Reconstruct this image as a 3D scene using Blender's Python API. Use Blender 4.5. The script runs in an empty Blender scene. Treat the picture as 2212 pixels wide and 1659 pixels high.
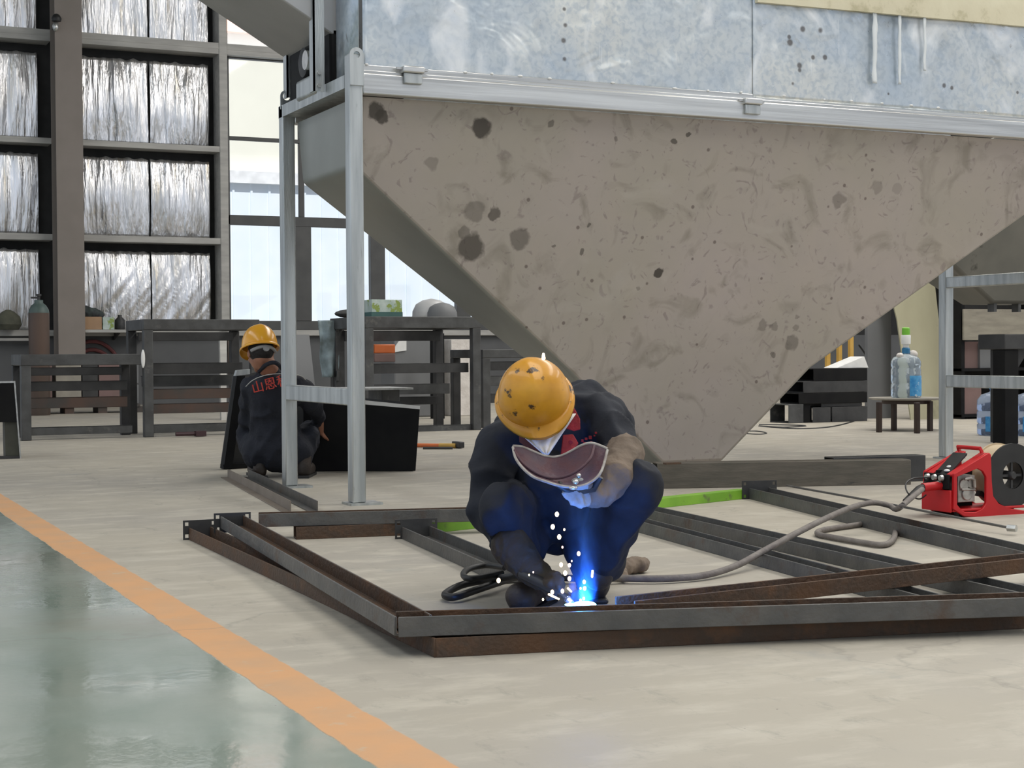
import bpy, bmesh, math, random
from mathutils import Vector, Matrix, noise, Euler
random.seed(7)
SC = bpy.context.scene
COL = SC.collection
PI = math.pi

# ------------------------------------------------------------------ camera
# world: x runs along the rear wall (right), y towards the rear wall, z up; metres
FPX, CAMH = 3406.0, 0.82
YAW, PIT, ROLL = math.radians(25.25), math.atan(72.5/3406.0), 0.006
_f = Vector((math.sin(YAW)*math.cos(PIT), math.cos(YAW)*math.cos(PIT), -math.sin(PIT)))
_r0 = Vector((math.cos(YAW), -math.sin(YAW), 0)); _u0 = _r0.cross(_f)
_r = _r0*math.cos(ROLL) - _u0*math.sin(ROLL)
_up = _u0*math.cos(ROLL) + _r0*math.sin(ROLL)
CP = Vector((0, 0, CAMH))
cam_d = bpy.data.cameras.new('camera'); cam = bpy.data.objects.new('camera', cam_d); COL.objects.link(cam)
cam_d.sensor_width = 36; cam_d.lens = 36*FPX/2212; cam_d.clip_end = 300; cam_d.clip_start = .05
mw = Matrix((( _r.x, _up.x, -_f.x, 0), (_r.y, _up.y, -_f.y, 0), (_r.z, _up.z, -_f.z, CAMH), (0, 0, 0, 1)))
cam.matrix_world = mw
SC.camera = cam

# ------------------------------------------------------------------ exposure, world, light
SC.view_settings.view_transform = 'Standard'; SC.view_settings.look = 'None'
SC.view_settings.exposure = 0.3; SC.view_settings.gamma = 1.0; SC.view_settings.use_curve_mapping = False
W = bpy.data.worlds.new('world'); SC.world = W; W.use_nodes = True
bg = W.node_tree.nodes['Background']; bg.inputs[0].default_value = (.80, .88, 1.0, 1); bg.inputs[1].default_value = .72

def area(name, loc, sx, sy, power, color=(1, 1, 1), target=None):
    l = bpy.data.lights.new(name, 'AREA'); l.shape = 'RECTANGLE'; l.size = sx; l.size_y = sy; l.energy = power; l.color = color
    o = bpy.data.objects.new(name, l); COL.objects.link(o); o.location = loc
    if target is not None:
        o.rotation_euler = (Vector(target)-Vector(loc)).to_track_quat('-Z', 'Y').to_euler()
    return o
# area lamps added under the closed ceiling, standing in for unseen roof daylight
area('overhead_fill_strip', (3.0, 1.0, 8.8), 3, 12, 430, (1, .97, .92))
area('overhead_fill_strip', (10.5, 9.0, 8.8), 3, 20, 1200, (1, .97, .92))
area('overhead_fill_strip', (-4.5, 9.0, 8.8), 2.5, 20, 420, (.93, .97, 1))
area('overhead_fill_strip', (19.5, 12.0, 8.8), 3, 20, 760, (1, .97, .93))
sun = bpy.data.lights.new('sun', 'SUN'); sun.energy = 3.4; sun.angle = .02; sun.color = (1, .97, .9)
so = bpy.data.objects.new('sun', sun); COL.objects.link(so); so.rotation_euler = (math.radians(38), 0, math.radians(-12))

# ------------------------------------------------------------------ pixel -> place helpers (place on a known plane)
def ray(px, py): return _f + _r*((px-1106)/FPX) - _up*((py-829.5)/FPX)
def G(px, py, z=0.0):
    d = ray(px, py); return CP + d*((z-CAMH)/d.z)
def V(px, py, y):
    d = ray(px, py); return CP + d*(y/d.y)
def U(px, py, x):
    d = ray(px, py); return CP + d*(x/d.x)
def D(px, py, t): return CP + ray(px, py)*t
def DD(t): return lambda px, py, dt=0.0: CP + ray(px, py)*(t+dt)
X, Y, Z = Vector((1, 0, 0)), Vector((0, 1, 0)), Vector((0, 0, 1))

# ------------------------------------------------------------------ materials
MATS = {}
def M(name, c1, c2=None, rough=.5, metal=0.0, scale=5.0, stretch=(1, 1, 1), bump=0.0, bscale=None, lo=.35, hi=.65,
      c3=None, s3=12.0, t3=(.62, .7), detail=6.0, coat=0.0, rvar=0.0, emit=None, estr=0.0, bstretch=None, dist=.02):
    if name in MATS: return MATS[name]
    m = bpy.data.materials.new(name); m.use_nodes = True; nt = m.node_tree; N = nt.nodes; L = nt.links
    b = N['Principled BSDF']; b.inputs['Roughness'].default_value = rough; b.inputs['Metallic'].default_value = metal
    if coat: b.inputs['Coat Weight'].default_value = coat
    c1 = (*c1, 1); c2 = (*c2, 1) if c2 else tuple(x*.82 for x in c1[:3])+(1,)
    tc = N.new('ShaderNodeTexCoord')
    mp = N.new('ShaderNodeMapping'); mp.inputs['Scale'].default_value = stretch; L.new(tc.outputs['Object'], mp.inputs['Vector'])
    nz = N.new('ShaderNodeTexNoise'); nz.inputs['Scale'].default_value = scale; nz.inputs['Detail'].default_value = detail
    L.new(mp.outputs[0], nz.inputs['Vector'])
    rp = N.new('ShaderNodeMapRange'); rp.inputs[1].default_value = lo; rp.inputs[2].default_value = hi; L.new(nz.outputs['Fac'], rp.inputs[0])
    mx = N.new('ShaderNodeMix'); mx.data_type = 'RGBA'; mx.inputs[6].default_value = c1; mx.inputs[7].default_value = c2
    L.new(rp.outputs[0], mx.inputs[0]); out = mx.outputs[2]
    if c3:
        n3 = N.new('ShaderNodeTexNoise'); n3.inputs['Scale'].default_value = s3; n3.inputs['Detail'].default_value = 5
        n3.inputs['Roughness'].default_value = .65
        L.new(mp.outputs[0], n3.inputs['Vector'])
        r3 = N.new('ShaderNodeMapRange'); r3.inputs[1].default_value = t3[0]; r3.inputs[2].default_value = t3[1]; L.new(n3.outputs['Fac'], r3.inputs[0])
        m3 = N.new('ShaderNodeMix'); m3.data_type = 'RGBA'; m3.inputs[7].default_value = (*c3, 1); L.new(out, m3.inputs[6]); L.new(r3.outputs[0], m3.inputs[0]); out = m3.outputs[2]
    L.new(out, b.inputs['Base Color'])
    if rvar:
        rr = N.new('ShaderNodeMapRange'); rr.inputs[3].default_value = rough-rvar; rr.inputs[4].default_value = rough+rvar
        L.new(nz.outputs['Fac'], rr.inputs[0]); L.new(rr.outputs[0], b.inputs['Roughness'])
    if bump:
        nb = N.new('ShaderNodeTexNoise'); nb.inputs['Scale'].default_value = bscale or scale*4; nb.inputs['Detail'].default_value = 4
        mb = N.new('ShaderNodeMapping'); mb.inputs['Scale'].default_value = bstretch or stretch; L.new(tc.outputs['Object'], mb.inputs['Vector'])
        L.new(mb.outputs[0], nb.inputs['Vector'])
        bp = N.new('ShaderNodeBump'); bp.inputs['Strength'].default_value = bump; bp.inputs['Distance'].default_value = dist
        L.new(nb.outputs['Fac'], bp.inputs['Height']); L.new(bp.outputs[0], b.inputs['Normal'])
    if emit:
        b.inputs['Emission Color'].default_value = (*emit, 1); b.inputs['Emission Strength'].default_value = estr
    MATS[name] = m; return m

m_steel = M('bare_channel_steel', (.095, .095, .092), (.135, .13, .12), rough=.5, metal=.35, scale=9, stretch=(1, 1, 1), c3=(.10, .06, .04), s3=5, t3=(.55, .72), bump=.15, bscale=60)
m_rust = M('rusty_channel_steel', (.105, .052, .024), (.055, .045, .036), rough=.7, metal=.15, scale=5, c3=(.15, .07, .03), s3=5, t3=(.52, .7), bump=.3, bscale=70)
m_dark = M('dark_steel', (.035, .035, .036), (.055, .055, .055), rough=.5, metal=.3, scale=6, bump=.1)
m_mid = M('grey_bench_steel', (.09, .092, .092), (.06, .06, .06), rough=.5, metal=.3, scale=7, c3=(.17, .165, .15), s3=5, t3=(.6, .75), bump=.1)
m_brownsteel = M('brown_grey_tube_steel', (.085, .078, .062), (.12, .105, .085), rough=.5, metal=.2, scale=6, stretch=(1, 1, 6), bump=.1, c3=(.05, .05, .045), s3=4)
m_blk = M('black_plate', (.004, .004, .005), (.008, .008, .008), rough=.65, scale=5, bump=.05); m_blk.node_tree.nodes['Principled BSDF'].inputs['Specular IOR Level'].default_value = .2
m_galv = M('galvanised_tube', (.55, .57, .56), (.38, .40, .40), rough=.38, metal=.75, scale=3.5, stretch=(6, 6, .5), c3=(.30, .31, .29), s3=14, t3=(.62, .75), bump=.12, bscale=30)
m_galv2 = M('bright_galvanised_trim', (.72, .72, .70), (.5, .5, .49), rough=.3, metal=.8, scale=3, stretch=(.3, 6, 14), bump=.1, bscale=10)
m_zinc = M('zinc_fittings', (.6, .6, .58), (.45, .45, .43), rough=.3, metal=.8, scale=30)
m_beige = M('beige_column_paint', (.25, .215, .19), (.22, .19, .165), rough=.6, scale=2, bump=.05)
m_girt = M('girt_paint', (.46, .45, .42), (.36, .35, .33), rough=.55, metal=.2, scale=2, stretch=(1, 6, 6))
m_winframe = M('window_frame_paint', (.06, .06, .06), (.08, .08, .078), rough=.5, scale=3)
m_dado = M('dado_grey', (.11, .112, .115), (.09, .092, .095), rough=.8, scale=1.5)
m_blackgap = M('matt_black_backing', (.012, .012, .012), (.02, .02, .02), rough=.8)
m_foil = M('foil_insulation', (.92, .92, .95), (.62, .61, .60), rough=.28, metal=.85, scale=1.6, stretch=(6, 6, .7), bump=.45, bscale=2.0, bstretch=(7, 7, .6), dist=.12,
           c3=(.75, .66, .52), s3=1.6, t3=(.60, .75))
m_ceil = M('ceiling_sheet', (.35, .36, .37), (.30, .31, .32), rough=.7, scale=1)
m_yellow = M('yellow_hard_hat_plastic', (.78, .37, .02), (.52, .23, .015), rough=.42, scale=7, c3=(.07, .035, .01), s3=22, t3=(.60, .66), bump=.04, coat=.25)
m_yellow2 = M('clean_yellow_plastic', (.86, .42, .02), (.8, .36, .02), rough=.28, scale=6, coat=.3, c3=(.2, .1, .02), s3=30, t3=(.72, .76))
m_navy = M('navy_coverall_cloth', (.0045, .0065, .013), (.009, .012, .021), rough=.85, scale=14, bump=.35, bscale=11, dist=.02)
m_navy2 = M('faded_navy_trousers', (.022, .024, .03), (.034, .034, .038), rough=.9, scale=14, bump=.35, bscale=12)
m_red = M('red_collar_cloth', (.30, .012, .02), (.22, .01, .015), rough=.8, scale=20, bump=.2)
m_skin = M('skin', (.35, .17, .10), (.30, .13, .08), rough=.5, scale=12)
m_white = M('white_cotton', (.72, .68, .64), (.6, .56, .52), rough=.9, scale=12, bump=.3)
m_glove = M('tan_leather_glove', (.20, .15, .11), (.13, .10, .075), rough=.85, scale=12, bump=.4, bscale=30)
m_glovedk = M('brown_leather_gauntlet', (.034, .022, .014), (.020, .017, .011), rough=.8, scale=14, bump=.4, bscale=30)
m_glovegr = M('grey_leather_palm', (.35, .36, .35), (.25, .26, .26), rough=.9, scale=12, bump=.4, bscale=30)
m_shoe = M('brown_boot_leather', (.035, .022, .014), (.02, .014, .01), rough=.6, scale=10, bump=.3)
m_rub = M('black_rubber', (.012, .012, .012), (.02, .02, .02), rough=.5, scale=10)
m_hose = M('dusty_grey_hose', (.20, .18, .16), (.14, .12, .11), rough=.7, scale=20, bump=.2)
m_maroon = M('maroon_fibre_shield', (.075, .025, .035), (.05, .025, .045), rough=.55, scale=20, bump=.15)
m_rim = M('worn_shield_rim', (.40, .38, .35), (.25, .22, .2), rough=.5, scale=30)
m_feedred = M('red_feeder_paint', (.52, .006, .010), (.45, .005, .008), rough=.5, scale=5)
m_cream = M('cream_card', (.62, .50, .33), (.5, .4, .27), rough=.7, scale=6)
m_green = M('lime_green_paint', (.22, .45, .04), (.16, .36, .03), rough=.45, scale=6, c3=(.12, .14, .06), s3=9, t3=(.6, .7))
m_card = M('cardboard', (.42, .27, .16), (.36, .23, .14), rough=.85, scale=5)
m_pink = M('dusty_pink_board', (.22, .14, .13), (.18, .12, .11), rough=.8, scale=3)
m_orange = M('orange_plastic', (.65, .16, .04), (.55, .13, .03), rough=.5, scale=4)
m_ply = M('weathered_plywood', (.40, .38, .26), (.33, .31, .21), rough=.75, scale=1.6, stretch=(1, 1, .5), c3=(.22, .21, .14), s3=2.4, t3=(.6, .72))
m_plank = M('dusty_timber_plank', (.27, .25, .20), (.21, .19, .155), rough=.8, scale=4, stretch=(1, 1, 5), c3=(.14, .13, .1), s3=5)
m_tablew = M('dark_stained_wood', (.05, .028, .018), (.035, .02, .014), rough=.55, scale=8)
m_tabletop = M('dusty_table_top', (.36, .33, .28), (.28, .26, .22), rough=.5, scale=6)
m_cloth = M('pale_blue_cloth', (.30, .38, .42), (.12, .15, .15), rough=.85, scale=6, bump=.5, bscale=12)
m_cylbrown = M('brown_cylinder_paint', (.10, .062, .045), (.06, .045, .035), rough=.5, scale=3, stretch=(1, 1, .4))
m_cylgreen = M('green_cylinder_shoulder', (.09, .13, .12), (.06, .09, .08), rough=.5, scale=4)
m_grey = M('grey_sheet', (.17, .175, .18), (.145, .148, .152), rough=.6, scale=1.2)
m_redhose = M('red_hose', (.18, .05, .05), (.13, .04, .04), rough=.6)
m_dome = M('pale_motor_cover', (.5, .5, .5), (.35, .35, .35), rough=.4, scale=3)
m_wpaint = M('white_paint_drip', (.8, .8, .78), (.7, .7, .68), rough=.5, scale=8)
m_yrod = M('yellow_bar_paint', (.6, .36, .08), (.5, .3, .06), rough=.5)

def m_water(name, tint, rough=.08):
    m = bpy.data.materials.new(name); m.use_nodes = True; nt = m.node_tree; N = nt.nodes; L = nt.links
    b = N['Principled BSDF']; b.inputs['Base Color'].default_value = (*tint, 1); b.inputs['Roughness'].default_value = rough
    b.inputs['Transmission Weight'].default_value = .75; b.inputs['IOR'].default_value = 1.2
    tc = N.new('ShaderNodeTexCoord'); n = N.new('ShaderNodeTexNoise'); n.inputs['Scale'].default_value = 14; L.new(tc.outputs['Object'], n.inputs['Vector'])
    bp = N.new('ShaderNodeBump'); bp.inputs['Strength'].default_value = .5; bp.inputs['Distance'].default_value = .02
    L.new(n.outputs['Fac'], bp.inputs['Height']); L.new(bp.outputs[0], b.inputs['Normal'])
    return m
m_bottle = m_water('clear_blue_polycarbonate', (.75, .86, .95))
m_bottle2 = m_water('smoky_blue_polycarbonate', (.45, .55, .75))
m_bluelabel = M('blue_bottle_label', (.03, .26, .62), (.10, .42, .75), rough=.4, scale=18, c3=(.7, .8, .85), s3=22, t3=(.62, .66))
m_greenlabel = M('green_white_carton_print', (.55, .62, .58), (.35, .45, .40), rough=.6, scale=9, c3=(.25, .33, .08), s3=7, t3=(.52, .56))
m_lime = M('lime_plastic', (.22, .62, .06), (.2, .55, .05), rough=.4)

def m_emit(name, col, s):
    m = bpy.data.materials.new(name); m.use_nodes = True; nt = m.node_tree; N = nt.nodes
    for n in list(N): N.remove(n)
    o = N.new('ShaderNodeOutputMaterial'); e = N.new('ShaderNodeEmission'); e.inputs[0].default_value = (*col, 1); e.inputs[1].default_value = s
    nt.links.new(e.outputs[0], o.inputs[0]); return m
m_spark = m_emit('glowing_spark', (1, .72, .42), 6); m_spark2 = m_emit('pink_hot_spark', (1, .62, .55), 4)
m_arc = m_emit('welding_arc', (.25, .75, 1), 14)

def floor_mat():
    m = bpy.data.materials.new('workshop_floor_concrete_and_paint'); m.use_nodes = True; nt = m.node_tree; N = nt.nodes; L = nt.links
    b = N['Principled BSDF']
    tc = N.new('ShaderNodeTexCoord'); sep = N.new('ShaderNodeSeparateXYZ'); L.new(tc.outputs['Object'], sep.inputs[0])
    def nz(scale, detail=6, st=None, rough=.55):
        n = N.new('ShaderNodeTexNoise'); n.inputs['Scale'].default_value = scale; n.inputs['Detail'].default_value = detail; n.inputs['Roughness'].default_value = rough
        if st:
            mp = N.new('ShaderNodeMapping'); mp.inputs['Scale'].default_value = st; L.new(tc.outputs['Object'], mp.inputs[0]); L.new(mp.outputs[0], n.inputs['Vector'])
        else: L.new(tc.outputs['Object'], n.inputs['Vector'])
        return n.outputs['Fac']
    def mr(v, a, c, d=0, e=1):
        r = N.new('ShaderNodeMapRange'); r.inputs[1].default_value = a; r.inputs[2].default_value = c; r.inputs[3].default_value = d; r.inputs[4].default_value = e; L.new(v, r.inputs[0]); return r.outputs[0]
    def mix(f, a, c):
        x = N.new('ShaderNodeMix'); x.data_type = 'RGBA'; L.new(f, x.inputs[0])
        for i, s in ((6, a), (7, c)):
            if isinstance(s, tuple): x.inputs[i].default_value = (*s, 1)
            else: L.new(s, x.inputs[i])
        return x.outputs[2]
    conc = mix(mr(nz(.55), .38, .66), (.40, .365, .30), (.34, .315, .275))
    conc = mix(mr(nz(3.0, 9, (1, 2.2, 1), .65), .48, .72), conc, (.50, .465, .39))
    conc = mix(mr(nz(4.5, 10, (2.4, 1, 1), .75), .56, .74, 0, .8), conc, (.25, .235, .20))
    conc = mix(mr(nz(1.3, 9, (1, 1, 1), .7), .60, .72), conc, (.29, .285, .26))
    grn = mix(mr(nz(.9), .35, .65), (.21, .265, .225), (.28, .31, .265))
    grn = mix(mr(nz(2.2, 9, None, .7), .58, .7), grn, (.31, .32, .27))
    grn = mix(mr(nz(.6, 5, (1, 2, 1)), .56, .75), grn, (.24, .235, .19))
    org = mix(mr(nz(5, 8), .4, .7), (.60, .33, .16), (.52, .32, .18))
    org = mix(mr(nz(9, 9, None, .7), .6, .7), org, (.5, .40, .28))
    # edge wobble
    wob = mr(nz(9, 4), 0, 1, -.012, .012)
    ax = N.new('ShaderNodeMath'); L.new(sep.outputs[0], ax.inputs[0]); L.new(wob, ax.inputs[1])
    f1 = mr(ax.outputs[0], 1.070, 1.076); f2 = mr(ax.outputs[0], 1.215, 1.221)
    c = mix(f1, grn, org); c = mix(f2, c, conc)
    # control joints and cracks
    vo = N.new('ShaderNodeTexVoronoi'); vo.feature = 'DISTANCE_TO_EDGE'; vo.inputs['Scale'].default_value = .35
    ad = N.new('ShaderNodeVectorMath'); ad.operation = 'ADD'; n2 = N.new('ShaderNodeTexNoise'); n2.inputs['Scale'].default_value = 1.7; n2.inputs['Detail'].default_value = 6
    L.new(tc.outputs['Object'], n2.inputs['Vector']); L.new(tc.outputs['Object'], ad.inputs[0]); L.new(n2.outputs['Color'], ad.inputs[1]); L.new(ad.outputs[0], vo.inputs['Vector'])
    c = mix(mr(vo.outputs['Distance'], .0, .005, .35, 0), c, (.20, .19, .165))
    # dark specks
    c = mix(mr(nz(26, 2), .77, .80, 0, .7), c, (.12, .11, .10))
    L.new(c, b.inputs['Base Color'])
    rg = mr(nz(2.0, 7), .35, .7, .55, .75); rgg = mr(nz(1.2, 7), .42, .60, .06, .24)
    f = N.new('ShaderNodeMix'); f.data_type = 'FLOAT'; L.new(f1, f.inputs[0]); L.new(rgg, f.inputs[2]); L.new(rg, f.inputs[3]); L.new(f.outputs[0], b.inputs['Roughness'])
    bp = N.new('ShaderNodeBump'); bp.inputs['Strength'].default_value = .25; bp.inputs['Distance'].default_value = .006; L.new(nz(7, 5), bp.inputs['Height']); L.new(bp.outputs[0], b.inputs['Normal'])
    return m

# ------------------------------------------------------------------ mesh helpers
WM = {}
class MB:
    def __init__(s): s.v = []; s.f = []
    def add(s, vs, fs):
        n = len(s.v); s.v += [Vector(v) for v in vs]; s.f += [tuple(i+n for i in f) for f in fs]; return s
    def box(s, a, b):
        (x0, y0, z0), (x1, y1, z1) = a, b
        return s.add([(x0, y0, z0), (x1, y0, z0), (x1, y1, z0), (x0, y1, z0), (x0, y0, z1), (x1, y0, z1), (x1, y1, z1), (x0, y1, z1)],
                     [(0, 3, 2, 1), (4, 5, 6, 7), (0, 1, 5, 4), (1, 2, 6, 5), (2, 3, 7, 6), (3, 0, 4, 7)])
    def bx(s, c, ex, ey, ez):
        c = Vector(c); vs = [c+ex*a+ey*b+ez*d for d in (-.5, .5) for a, b in ((-.5, -.5), (.5, -.5), (.5, .5), (-.5, .5))]
        return s.add(vs, [(0, 3, 2, 1), (4, 5, 6, 7), (0, 1, 5, 4), (1, 2, 6, 5), (2, 3, 7, 6), (3, 0, 4, 7)])
    def prism(s, poly, vec):
        n = len(poly); vec = Vector(vec); p = [Vector(q) for q in poly]
        return s.add(p+[q+vec for q in p], [tuple(range(n-1, -1, -1)), tuple(range(n, 2*n))]+[(i, (i+1) % n, (i+1) % n+n, i+n) for i in range(n)])
    def ring_prism(s, outer, inner, vec):
        n = len(outer); vec = Vector(vec); vs = [Vector(q) for q in outer]+[Vector(q) for q in inner]; vs += [q+vec for q in vs]; fs = []
        for i in range(n):
            j = (i+1) % n
            fs += [(i, j, n+j, n+i), (2*n+i, 3*n+i, 3*n+j, 2*n+j), (i, 2*n+i, 2*n+j, j), (n+i, n+j, 3*n+j, 3*n+i)]
        return s.add(vs, fs)
    def tube(s, pts, r, seg=10, closed=False, caps=True):
        pts = [Vector(p) for p in pts]; n = len(pts); rs = r if isinstance(r, (list, tuple)) else [r]*n
        vs = []; prev = None
        for i in range(n):
            t = (pts[(i+1) % n]-pts[i-1]) if closed else (pts[min(i+1, n-1)]-pts[max(i-1, 0)])
            t.normalize()
            if prev is None:
                a = Vector((0, 0, 1)) if abs(t.z) < .9 else Vector((1, 0, 0)); e = (a-t*a.dot(t)).normalized()
            else: e = (prev-t*prev.dot(t)).normalized()
            prev = e; g = t.cross(e)
            for k in range(seg):
                an = 2*PI*k/seg; vs.append(pts[i]+(e*math.cos(an)+g*math.sin(an))*rs[i])
        fs = []; m = n if closed else n-1
        for i in range(m):
            for k in range(seg):
                a = i*seg+k; b = i*seg+(k+1) % seg; c = ((i+1) % n)*seg+(k+1) % seg; d = ((i+1) % n)*seg+k; fs.append((a, b, c, d))
        if caps and not closed: fs += [tuple(range(seg-1, -1, -1)), tuple(range((n-1)*seg, n*seg))]
        return s.add(vs, fs)
    def lathe(s, base, axis, prof, seg=24, cap=True):
        base = Vector(base); axis = Vector(axis).normalized(); a = Vector((1, 0, 0)) if abs(axis.x) < .9 else Vector((0, 1, 0))
        e = (a-axis*a.dot(axis)).normalized(); g = axis.cross(e); vs = []; n = len(prof)
        for r, h in prof:
            for k in range(seg):
                an = 2*PI*k/seg; vs.append(base+axis*h+(e*math.cos(an)+g*math.sin(an))*r)
        fs = [(i*seg+k, i*seg+(k+1) % seg, (i+1)*seg+(k+1) % seg, (i+1)*seg+k) for i in range(n-1) for k in range(seg)]
        if cap: fs += [tuple(range(seg-1, -1, -1)), tuple(range((n-1)*seg, n*seg))]
        return s.add(vs, fs)
    def ell(s, c, e1, e2, e3, nu=16, nv=10):
        c = Vector(c); vs = [c+e3]; fs = []
        for j in range(1, nv):
            t = PI*j/nv
            for k in range(nu):
                a = 2*PI*k/nu; vs.append(c+e3*math.cos(t)+(e1*math.cos(a)+e2*math.sin(a))*math.sin(t))
        vs.append(c-e3)
        for k in range(nu): fs.append((0, 1+k, 1+(k+1) % nu)); fs.append((len(vs)-1, 1+(nv-2)*nu+(k+1) % nu, 1+(nv-2)*nu+k))
        for j in range(nv-2):
            for k in range(nu):
                a = 1+j*nu+k; b = 1+j*nu+(k+1) % nu; fs.append((a, a+nu, b+nu, b))
        return s.add(vs, fs)
    def cap(s, p0, r0, p1, r1, seg=14):
        p0, p1 = Vector(p0), Vector(p1); ax = p1-p0; L_ = ax.length or 1e-4; prof = []
        for i in range(7):
            t = PI/2*i/6; prof.append((max(r0*math.sin(t), 1e-4), -r0*math.cos(t)))
        for i in range(7):
            t = PI/2*i/6; prof.append((max(r1*math.cos(t), 1e-4), L_+r1*math.sin(t)))
        return s.lathe(p0, ax, prof, seg)
    def grid(s, fn, nu, nv, flip=False):
        vs = [fn(i/nu, j/nv) for j in range(nv+1) for i in range(nu+1)]; fs = []
        for j in range(nv):
            for i in range(nu):
                a = j*(nu+1)+i; q = (a, a+1, a+nu+2, a+nu+1); fs.append(q[::-1] if flip else q)
        return s.add(vs, fs)

def smooth_mesh(me, ang=40):
    for p in me.polygons: p.use_smooth = True
    bm = bmesh.new(); bm.from_mesh(me); bmesh.ops.recalc_face_normals(bm, faces=bm.faces)
    for e in bm.edges:
        if len(e.link_faces) == 2 and e.calc_face_angle(0) > math.radians(ang): e.smooth = False
    bm.to_mesh(me); bm.free()

def link_obj(name, me, parent=None, origin=None):
    o = bpy.data.objects.new(name, me); COL.objects.link(o)
    if parent is None:
        if origin is None:
            xs = [v.co for v in me.vertices]
            origin = Vector((sum((min(c[i] for c in xs), max(c[i] for c in xs)))/2 for i in range(2))) if False else Vector(((min(c.x for c in xs)+max(c.x for c in xs))/2, (min(c.y for c in xs)+max(c.y for c in xs))/2, min(c.z for c in xs)))
        m = Matrix.Translation(origin); me.transform(m.inverted()); o.matrix_world = m; WM[o.name] = m
    else:
        m = WM[parent.name]; me.transform(m.inverted()); o.parent = parent; WM[o.name] = m
    return o

def part(name, mb, mat, parent=None, bevel=0.0, ang=40, label=None, seg=2, solid=0.0, origin=None):
    me = bpy.data.meshes.new(name); me.from_pydata(mb.v, [], mb.f); me.materials.append(mat); smooth_mesh(me, ang)
    o = link_obj(name, me, parent, origin)
    if solid:
        md = o.modifiers.new('thick', 'SOLIDIFY'); md.thickness = solid; md.offset = 0
    if bevel:
        md = o.modifiers.new('bevel', 'BEVEL'); md.width = bevel; md.segments = seg; md.limit_method = 'ANGLE'; md.angle_limit = math.radians(35)
    if label: o['label'] = label
    return o

def thing(name, loc, label, cat, group=None):
    o = bpy.data.objects.new(name, None); COL.objects.link(o); o.empty_display_size = .1
    m = Matrix.Translation(Vector(loc)); o.matrix_world = m; WM[o.name] = m
    o['label'] = label; o['category'] = cat
    if group: o['group'] = group
    return o
def tag(o, label, cat, group=None, kind=None):
    o['label'] = label; o['category'] = cat
    if group: o['group'] = group
    if kind: o['kind'] = kind
    return o
def struct(o): o['kind'] = 'structure'; return o
def rootthing_struct(name, loc):
    o = bpy.data.objects.new(name, None); COL.objects.link(o); m = Matrix.Translation(Vector(loc)); o.matrix_world = m; WM[o.name] = m; o['kind'] = 'structure'; return o

def blob(name, mb, mat, parent, voxel=.012, it=6, disp=0.0, dscale=.08, label=None, dstretch=None):
    me = bpy.data.meshes.new('tmp'); me.from_pydata(mb.v, [], mb.f)
    o = bpy.data.objects.new('tmp', me); COL.objects.link(o)
    r = o.modifiers.new('r', 'REMESH'); r.mode = 'VOXEL'; r.voxel_size = voxel; r.use_smooth_shade = True
    s = o.modifiers.new('s', 'SMOOTH'); s.iterations = it; s.factor = .6
    dg = bpy.context.evaluated_depsgraph_get(); dg.update()
    me2 = bpy.data.meshes.new_from_object(o.evaluated_get(dg)); bpy.data.objects.remove(o)
    if disp:
        ns = [v.normal.copy() for v in me2.vertices]; dv = []
        for v, n in zip(me2.vertices, ns):
            q = v.co/dscale
            # folds: ridged noise, stretched a little downwards
            a = 1-abs(noise.noise(Vector((q.x, q.y, q.z*.55)))*2); b = noise.noise(q*2.3+Vector((7, 3, 1)))
            dv.append(n*(disp*(a*a-.35)+disp*.35*b))
        for v, d_ in zip(me2.vertices, dv): v.co += d_
    me2.materials.clear(); me2.materials.append(mat); me2.name = name
    for p in me2.polygons: p.use_smooth = True
    ob = link_obj(name, me2, parent)
    if label: ob['label'] = label
    return ob

def channel_mb(p0, p1, w=.10, h=.05, t=.007, mode='up', web=None):
    """U section swept p0->p1 (points on the base centre line). mode up: flanges up"""
    mb = MB(); d = (p1-p0); L_ = d.length; d.normalize(); s = Vector((d.y, -d.x, 0)).normalized(); u = s.cross(d).normalized()
    if u.z < 0: u = -u
    if mode == 'up': prof = [(-w/2, 0), (w/2, 0), (w/2, h), (w/2-t, h), (w/2-t, t), (-w/2+t, t), (-w/2+t, h), (-w/2, h)]
    elif mode == 'L': prof = [(-w/2, 0), (w/2, 0), (w/2, t), (-w/2+t, t), (-w/2+t, h), (-w/2, h)]
    else: prof = [(-w/2, 0), (w/2, 0), (w/2, h), (-w/2, h)]
    mb.prism([p0+s*a+u*b for a, b in prof], d*L_)
    return mb
def off(p0, p1, w):
    """shift a line that was read on the near bottom edge to the centre line of a bar of width w, away from the camera"""
    d = (p1-p0); s = Vector((d.y, -d.x, 0)).normalized(); mid = (p0+p1)/2
    if s.dot(mid-CP) < 0: s = -s
    return p0+s*w/2, p1+s*w/2

# ================================================================== STRUCTURE
WV = 25.0      # y of the rear wall inner face
part('floor', MB().box((-12, -14, -.3), (34, WV+.3, 0)), floor_mat(), origin=Vector((0, 0, 0))); struct(bpy.data.objects['floor'])
g_out = M('outside_paving', (.55, .54, .5), (.45, .45, .42), rough=.8, scale=.6)
struct(part('ground', MB().box((-30, WV+.3, -.35), (70, 60, -.05)), g_out))
cl = struct(part('ceiling', MB().box((-12, -14, 9.0), (34, WV+.5, 9.15)), m_ceil))

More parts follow.
